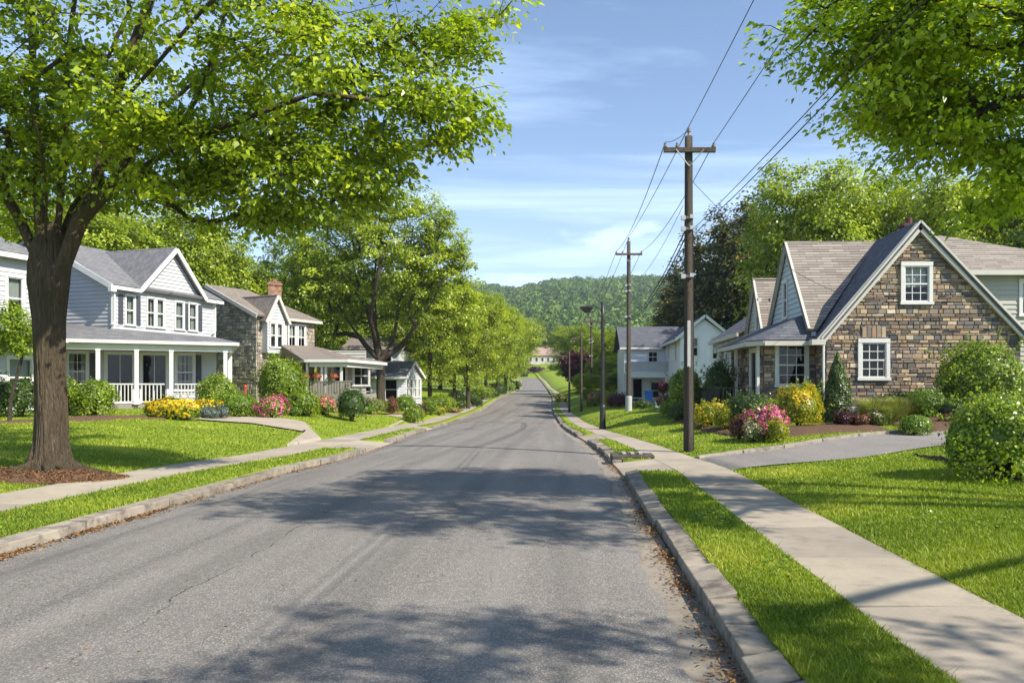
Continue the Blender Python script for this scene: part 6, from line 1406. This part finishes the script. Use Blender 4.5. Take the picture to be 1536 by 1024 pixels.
def right_tree():
    b = Vector((12.9, 5.6, zs(12.9, 5.6)))
    trunk = [b-Vector((0, 0, .1)), Vector((12.8, 5.7, 2.2)), Vector((12.5, 5.9, 4.2))]
    Lm = [[trunk[-1], Vector((10.2, 7.8, 6.0)), Vector((7.6, 9.6, 6.6)), Vector((5.0, 11, 6.9)), Vector((3.9, 11.2, 6.9))],
          [trunk[-1], Vector((11.6, 6.4, 6.6)), Vector((10.6, 6.8, 9)), Vector((9.8, 7, 11.0))], [trunk[-1], Vector((11.0, 4.4, 6.0)), Vector((9.8, 2.4, 7.2)), Vector((8.2, .6, 7.7))],
          [trunk[-1], Vector((10.6, 8.2, 5.2)), Vector((8.4, 10.4, 5.4)), Vector((7.0, 11.4, 4.9))], [trunk[-1], Vector((12.6, 8, 6.4)), Vector((12.6, 9.6, 7.8))]]
    def W(px, py, Y_, rx, ry, rz): p = P(px, py, Y_); return (p.x, p.y, p.z, rx, ry, rz)
    blobs = [W(1440, 40, 11, 2.0, 2.2, 1.25), W(1240, 60, 11.2, .75, .9, .6), W(1300, 20, 11.2, .95, 1.1, .8), W(1440, 190, 11, .95, 1.1, .5), W(1335, 150, 11.1, .75, .9, .33), W(1510, 250, 11, .6, .8, .9), W(1400, 80, 10.6, 1.5, 1.3, 1.0), W(1460, 160, 10.6, 1.0, 1.0, .8), W(1500, 40, 10.5, 1.5, 1.5, 1.3), W(1540, 180, 10.6, .8, 1, 1.2), (8.6, 7.0, 9.2, 4.0, 3.6, 2.0), (7.9, .3, 7.6, 2.4, 2.0, 1.4), (4.9, 7.3, 8.3, 2.2, 2.2, .8)]
    return tree('maple_tree', 'leafy tree whose branches hang in at the upper right corner', b, [trunk]+Lm, .32, blobs, 500, 110, .105, .46, M['leaf_right'], M['bark2'], .35, None, 'tree', .4, .010, .42, .5, 9, twigs=3, vp=.55, hang=.3)
right_tree()
def spread_tree():
    b = G(571, 612); s = F/b.y; Y = b.y; trunk = [b-Vector((0, 0, .1)), P(571, 560, Y), P(570, 540, Y)]; trunk[0].x = b.x
    Lm = [px3([(570, 540), (562, 500), (560, 430), (566, 370), (570, 320)], Y), px3([(568, 545), (550, 520), (528, 490), (505, 455, Y-1), (480, 420, Y-2)], Y), px3([(572, 540), (590, 510), (600, 450), (612, 400), (620, 340)], Y),
          px3([(572, 548), (600, 520), (625, 490, Y-1), (650, 450, Y-1.5), (668, 410, Y-2)], Y), px3([(562, 500), (545, 450), (530, 400, Y+1), (520, 350, Y+2)], Y), px3([(600, 450), (620, 430, Y+1.5), (645, 380, Y+3)], Y), px3([(562, 520), (555, 480, Y-2), (565, 420, Y-3.5), (580, 370, Y-4.5)], Y)]
    def W(px, py, dy, rx, ry, rz): p = P(px, py, Y+dy); return (p.x, p.y, p.z, rx/s, ry/s, rz/s)
    blobs = [W(565, 380, 0, 125, 110, 90), W(600, 340, 0, 85, 80, 55), W(495, 430, 0, 80, 80, 65), W(655, 440, 0, 70, 70, 65), W(500, 360, 2, 80, 80, 60), W(465, 480, 0, 50, 50, 45), W(650, 380, 0, 55, 60, 50), W(640, 500, 2, 45, 50, 30)]
    return tree('spreading_tree', 'wide vase-shaped spring-green tree with dark limbs before the bungalow', b, [trunk]+Lm, .34, blobs, 720, 95, 4.2/s, 14/s, M['leaf_a'], M['bark2'], .55, None, 'tree', .8, .0165, .5, .25, 5)
spread_tree()

def proto(name, label, base, H, rx, lmat, ncl, nleaf, ls, seed, group, trunk_frac=.28, rt=.2, conic=False, flat=.5, crad=None, shell=.5):
    b = Vector(base); x, y, z = b; tz = H*trunk_frac
    trunk = [b-Vector((0, 0, .15)), Vector((x+.05, y, z+tz*.6)), Vector((x, y+.05, z+tz))] + ([Vector((x, y, z+H*.95))] if conic else [Vector((x+.2, y, z+H*.6))])
    if conic: blobs = [(x, y, z+H*t, rx*(1.05-t)*1.05+.2, rx*(1.05-t)*1.05+.2, H*.10) for t in (.15, .25, .35, .45, .55, .65, .75, .85, .94)]
    else:
        blobs = [(x, y, z+H*.55, rx*.85, rx*.85, H*.38)]
        g = random.Random(seed)
        for k in range(8):
            a = k*.785+g.uniform(0, .6); rr = rx*g.uniform(.42, .62); blobs.append((x+cos(a)*rr, y+sin(a)*rr, z+H*g.uniform(.28, .78), rx*g.uniform(.35, .5), rx*g.uniform(.35, .5), H*g.uniform(.11, .17)))
    o = tree(name, label, b, [trunk], rt, blobs, ncl, nleaf, ls, crad or rx*.16, lmat, M['bark2'], shell, group, 'tree', .9, .02, flat, .25, seed)
    o['H'] = H; return o
GRP = 'trees behind the houses'
def place(src, px, Y, top, label, group, wide=1.0, rz=None):
    c = P(px, 580, Y); c.z = zs(c.x, Y); h = CH+(CY-top)/(F/Y) - c.z; k = h/src['H']; w = k*wide
    o = copy_tree(src, c, R.uniform(0, 6.28) if rz is None else rz, (w, w, k), label, group)
    if 'H' in o: del o['H']
    return o
def first(px, Y, top):
    c = P(px, 580, Y); c.z = zs(c.x, Y); return c, CH+(CY-top)/(F/Y) - c.z
# street trees on the left
b = G(644, 612); H = CH+(CY-385)/(F/b.y)-b.z
SG = 'street trees along the left side'
st = proto('street_tree', 'first street tree past the spreading tree, grey trunk and yellow-green crown', b, H, H*.36, M['leaf_a'], 380, 110, .16, 21, SG, .17, .2)
b2 = G(702, 613.5)
place(st, 702, b2.y, 402, 'second street tree, thin dark trunk rising from the left verge', SG, .92)
for px, Y, top, w, lb in ((681, 78, 415, .9, 'street tree standing back on the lawn between the first two verge trees'), (729, 100, 428, 1.05, 'third street tree left, where the pavement narrows'), (758, 128, 452, 1.15, 'fourth street tree with crown touching the road edge'),
                          (748, 150, 455, 1.1, 'street tree half hidden behind the fourth one'), (760, 180, 478, 1.2, 'fifth street tree near the top of the street'), (766, 225, 497, 1.2, 'last small street tree before the road bend'), (745, 110, 440, .9, 'rounded tree leaning over the distant left lawns')):
    place(st, px, Y, top, lb, SG, w)
# background trees, left
c, H = first(205, 60, 262); bg = proto('broad_tree', 'yellow-green broad tree rising behind the white house roof', c, H, H*.38, M['leaf_a'], 420, 95, .27, 33, GRP, .22, .35)
c, H = first(455, 70, 345); bd = proto('broad_tree', 'dark green broad tree behind the stone house chimney', c, H, H*.42, M['leaf_b'], 400, 90, .28, 37, GRP, .2, .35)
for src, px, Y, top, w, lb in ((bg, 305, 66, 305, .85, 'yellow-green tree between white house and stone house roofs'), (bg, 110, 56, 255, 1, 'green tree behind the big trunk at far left'), (bd, -20, 58, 200, 1, 'tall dark tree behind the neighbour house at the left edge'), (bd, 365, 84, 400, 1.1, 'lower tree behind the stone house ridge'),
                             (bd, 520, 86, 405, 1.15, 'dark tree seen through the spreading tree'), (bd, 600, 92, 425, 1.1, 'dark tree right behind the bungalow'), (bg, 660, 110, 440, 1.1, 'light green tree behind the first street trees'), (bd, 420, 76, 380, .8, 'dark tree left of the brick chimney'), (bg, 250, 84, 330, 1.2, 'far yellow-green tree filling the gap above the white house'),
                             (bd, 700, 150, 440, 1.3, 'far dark tree behind the street tree row'), (bd, 560, 120, 430, 1.4, 'far dark tree behind the bungalow roof'),
                             # around the street end
                             (bg, 774, 290, 505, 1.0, 'small tree just left of the far rosy-roofed house'), (bd, 800, 385, 474, 1.3, 'rounded tree rising behind the far house at left'), (bg, 822, 395, 486, 1.3, 'pale tree right behind the far rosy roof'), (bd, 760, 330, 470, 1.3, 'tree at the foot of the wooded hill behind the street trees'), (bd, 845, 400, 490, 1.4, 'dark tree at the right end of the far roof'),
                             # right side middle
                             (bg, 862, 165, 478, 1.2, 'spring-green tree above the plum tree'), (bd, 884, 125, 480, 1.15, 'mid green tree behind the farthest pole'), (bg, 918, 105, 482, 1.1, 'bright green tree left of the sleeved pole'), (bg, 952, 98, 478, 1.0, 'bright green tree right of the sleeved pole'), (bd, 985, 92, 470, 1.0, 'dark tree behind the low dark-roofed wing'),
                             (bg, 905, 82, 530, 1.2, 'small bright tree between lamp and far poles'), (bg, 882, 70, 553, 1.3, 'low light green tree behind the two grey lamp poles'), (bd, 935, 74, 545, 1.2, 'small dark tree left of the pale house balcony'),
                             # behind the cottage
                             (bg, 1215, 54, 205, .8, 'tall green tree behind the left wing of the cottage'), (bd, 1300, 60, 228, .9, 'dark-limbed tall tree behind the cottage ridge'), (bg, 1385, 52, 222, .72, 'airy light green tree behind the cottage chimney'), (bg, 1475, 56, 240, .8, 'light green tree behind the right rear wing'), (bd, 1570, 50, 200, .9, 'tall tree at the right edge behind the rear wing'),
                             (bd, 1165, 110, 320, 1.0, 'green tree between the dark conifers and the cottage'), (bg, 1440, 74, 235, 1.0, 'distant airy tree glimpsed through the hanging branches')):
    place(src, px, Y, top, lb, GRP, w)
# plum tree and conifers
c, H = first(868, 112, 521); pl = proto('plum_tree', 'purple-leaved plum tree beside the far right pavement', c, H, H*.46, M['leaf_purple'], 190, 80, .3, 51, None, .15, .15); del pl['H']
c, H = first(1085, 74, 318); cn = proto('conifer', 'tallest dark spruce, brownish top, left of the cottage', c, H, H*.26, M['leaf_dark'], 520, 85, .33, 61, 'dark conifers', .06, .3, True, .45, 1.15, .5)
for px, Y, top, w, lb in ((1048, 78, 352, 1.15, 'dark spruce just right of the near utility pole'), (1014, 84, 398, 1.2, 'lowest dark spruce above the pale gable roof'), (1122, 70, 305, 1.1, 'brownish dark spruce nearest the cottage wing'), (1150, 80, 330, 1.2, 'dark spruce behind the small rear gable'), (1100, 90, 350, 1.4, 'broad dark spruce behind the tallest one')):
    place(cn, px, Y, top, lb, 'dark conifers', w)
for o in (st, bg, bd, cn):
    if 'H' in o: del o['H']
# small tree at the left edge and the street-side plants
c = P(14, 620, 26); c.z = zs(c.x, 26)
sm_ = tree('small_tree', 'slender small tree with curved stem at the left edge', c, [[c, c+Vector((.05, 0, .8)), c+Vector((.3, 0, 1.7)), c+Vector((.5, 0, 2.5))]], .06, [(c.x-.15, c.y, c.z+3.2, .95, .9, .95), (c.x+.5, c.y, c.z+2.7, .55, .6, .5)], 70, 60, .11, .26, M['leaf_bush'], M['bark2'], .4, None, 'tree', .3, .006, .6, .2, 71)

# wooded hill
def forest():
    Vs, Fs, Rs = [], [], []; off = 0
    def crowns(sp, y0, y1, pxa, pxb, skip=None, k=95, r0=4.6, q=1.25):
        nonlocal off
        ys = np.arange(y0, y1, sp); C = []
        for Y in ys:
            xa, xb = (pxa-CX)/F*Y, (pxb-CX)/F*Y; xs = np.arange(xa, xb, sp); xs = xs+NR.uniform(-.45, .45, len(xs))*sp; yy = Y+NR.uniform(-.45, .45, len(xs))*sp
            if skip: pp = CX+F*xs/yy; m = (pp < skip[0]) | (pp > skip[1]); xs, yy = xs[m], yy[m]
            C.append(np.stack([xs, yy], 1))
        C = np.concatenate(C); m = ~((C[:, 0] > -45) & (C[:, 0] < 20) & (C[:, 1] < 372)); C = C[m]; n = len(C); r = r0*NR.uniform(.6, 1.35, n)
        z = zg(C[:, 0], C[:, 1]); D = unit(NR.normal(size=(n*k, 3))); D[:, 2] = np.where(D[:, 2] < -.25, -D[:, 2], D[:, 2]); D = D.reshape(n, k, 3)
        lum = 1+.16*np.sin(D[..., 0]*5+C[:, None, 0])*np.sin(D[..., 1]*5+C[:, None, 1])+.1*np.sin(D[..., 2]*7+C[:, None, 0]); P_ = D*(r[:, None]*lum)[..., None]*np.array([1, 1, 1.15])
        P_[..., 0] += C[:, None, 0]; P_[..., 1] += C[:, None, 1]; P_[..., 2] += (z+r*1.5)[:, None]
        nn = unit(D.reshape(-1, 3)+NR.normal(size=(n*k, 3))*.35); V, Fq = leaf_geo(P_.reshape(-1, 3), nn, q*np.repeat(r/r0, k)*1.35, .8)
        Vs.append(V); Fs.append(Fq+off); off += len(V); cr = np.repeat(NR.uniform(0, 1, n)**1.3, k); Rs.append(np.repeat(np.clip(.7*cr+.3*NR.uniform(0, 1, n*k), 0, 1), 4))
    crowns(8.0, 352, 930, 640, 1140); crowns(15, 352, 950, 250, 1650, (640, 1140), 70, 8, 2.4)
    tag(npmesh('forest', np.concatenate(Vs), np.concatenate(Fs), M['forest'], None, {'rnd': np.concatenate(Rs)}), 'wooded hill closing the end of the street', 'forest', kind='stuff')
forest()

# ------------------------------------------------------------------ air, sky, sun, camera
m = N('haze_air'); v = m.add('ShaderNodeVolumePrincipled'); v.inputs['Color'].default_value = (.78, .86, 1, 1); v.inputs['Density'].default_value = HAZE; v.inputs['Anisotropy'].default_value = .2
m.ln(v.outputs[0], m.out.inputs['Volume']); M['haze'] = m.m
hz = MB(); hz.box((0, 840, 84), (2600, 1760, 176)); tag(hz.build('haze', M['haze']), 'thin summer haze', kind='stuff')

EL, sd = 41.0, Vector((.88, -.475, 0)).normalized()
sun = bpy.data.lights.new('sun', 'SUN'); sun.energy = SUN; sun.angle = radians(.55); sun.color = (1, .92, .79)
so = bpy.data.objects.new('sun', sun); COL.objects.link(so); dv = Vector((sd.x*cos(radians(EL)), sd.y*cos(radians(EL)), sin(radians(EL)))); so.rotation_euler = dv.to_track_quat('Z', 'Y').to_euler(); so.location = dv*50
w = bpy.data.worlds.new('World'); S.world = w; w.use_nodes = True; T = w.node_tree; T.nodes.clear()
def wn(ty, **k):
    n = T.nodes.new(ty)
    for a, b_ in k.items(): setattr(n, a, b_)
    return n
out = wn('ShaderNodeOutputWorld'); bgn = wn('ShaderNodeBackground'); sky = wn('ShaderNodeTexSky', sky_type='NISHITA', sun_disc=False)
sky.sun_elevation = radians(EL); sky.sun_rotation = math.atan2(sd.x, sd.y); sky.altitude = 100; sky.air_density = 1.0; sky.dust_density = .2; sky.ozone_density = 3.0
tc = wn('ShaderNodeTexCoord'); sep = wn('ShaderNodeSeparateXYZ'); T.links.new(tc.outputs['Generated'], sep.inputs[0])
def wm(op, a, b_=0.0):
    n = wn('ShaderNodeMath', operation=op)
    for i, x in enumerate((a, b_)):
        if isinstance(x, bpy.types.NodeSocket): T.links.new(x, n.inputs[i])
        else: n.inputs[i].default_value = x
    return n.outputs[0]
def wramp(f, st_):
    r = wn('ShaderNodeValToRGB'); e = r.color_ramp.elements
    while len(e) < len(st_): e.new(.5)
    for k_, (p_, c_) in zip(e, st_): k_.position = p_; k_.color = (c_, c_, c_, 1)
    T.links.new(f, r.inputs[0]); return r.outputs[0]
def wnoise(vec, sc, det, ro, dist=0):
    n = wn('ShaderNodeTexNoise'); n.inputs['Scale'].default_value = sc; n.inputs['Detail'].default_value = det; n.inputs['Roughness'].default_value = ro; n.inputs['Distortion'].default_value = dist; T.links.new(vec, n.inputs['Vector']); return n.outputs['Fac']
zc_ = wm('MAXIMUM', sep.outputs['Z'], .02); zc2 = wm('ADD', zc_, .06)
cx = wn('ShaderNodeCombineXYZ'); T.links.new(wm('DIVIDE', sep.outputs['X'], zc2), cx.inputs[0]); T.links.new(wm('DIVIDE', sep.outputs['Y'], zc2), cx.inputs[1])
mp = wn('ShaderNodeMapping'); T.links.new(cx.outputs[0], mp.inputs[0]); mp.inputs['Scale'].default_value = (.28, 1.0, 1); mp.inputs['Rotation'].default_value = (0, 0, radians(-8)); mp.inputs['Location'].default_value = (3.1, .4, 0)
wis = wramp(wnoise(mp.outputs[0], 1.5, 8, .6, .5), [(.47, 0), (.80, .80)])
# low puffs
mp2 = wn('ShaderNodeMapping'); T.links.new(tc.outputs['Generated'], mp2.inputs[0]); mp2.inputs['Scale'].default_value = (1, 1, 2.6); mp2.inputs['Location'].default_value = (1.35, 0, .2)
pf = wramp(wnoise(mp2.outputs[0], 7.5, 8, .55), [(.53, 0), (.66, .92)]); band = wm('MULTIPLY', wramp(sep.outputs['Z'], [(.09, 0), (.14, 1)]), wramp(sep.outputs['Z'], [(.19, 1), (.26, 0)]))
veil = wramp(sep.outputs['Z'], [(.03, .42), (.30, .08), (.6, .0)])
cl = wm('MINIMUM', wm('MAXIMUM', wm('ADD', wis, veil), wm('MULTIPLY', pf, band)), .93)
mxn = wn('ShaderNodeMix', data_type='RGBA'); T.links.new(cl, mxn.inputs[0]); T.links.new(sky.outputs[0], mxn.inputs[6]); mxn.inputs[7].default_value = CLOUD
T.links.new(mxn.outputs[2], bgn.inputs[0]); bgn.inputs[1].default_value = SKY; T.links.new(bgn.outputs[0], out.inputs[0])

cam = bpy.data.cameras.new('camera'); co_ = bpy.data.objects.new('camera', cam); COL.objects.link(co_); co_.location = (0, 0, CH); co_.rotation_euler = (radians(90), 0, 0)
cam.sensor_width = 36; cam.lens = F/1536*36; cam.shift_x = -(CX-768)/1536; cam.shift_y = (CY-512)/1536; cam.clip_start = .05; cam.clip_end = 6000; S.camera = co_
S.view_settings.view_transform = 'Standard'; S.view_settings.look = 'None'; S.view_settings.exposure = EXPO; S.view_settings.gamma = 1
S.render.engine = 'CYCLES'; cy = S.cycles; cy.max_bounces = 8; cy.diffuse_bounces = 5; cy.glossy_bounces = 3; cy.transmission_bounces = 4; cy.transparent_max_bounces = 8; cy.volume_bounces = 0; cy.use_denoising = True; cy.caustics_reflective = False; cy.caustics_refractive = False; cy.sample_clamp_indirect = 4
S.render.use_persistent_data = False
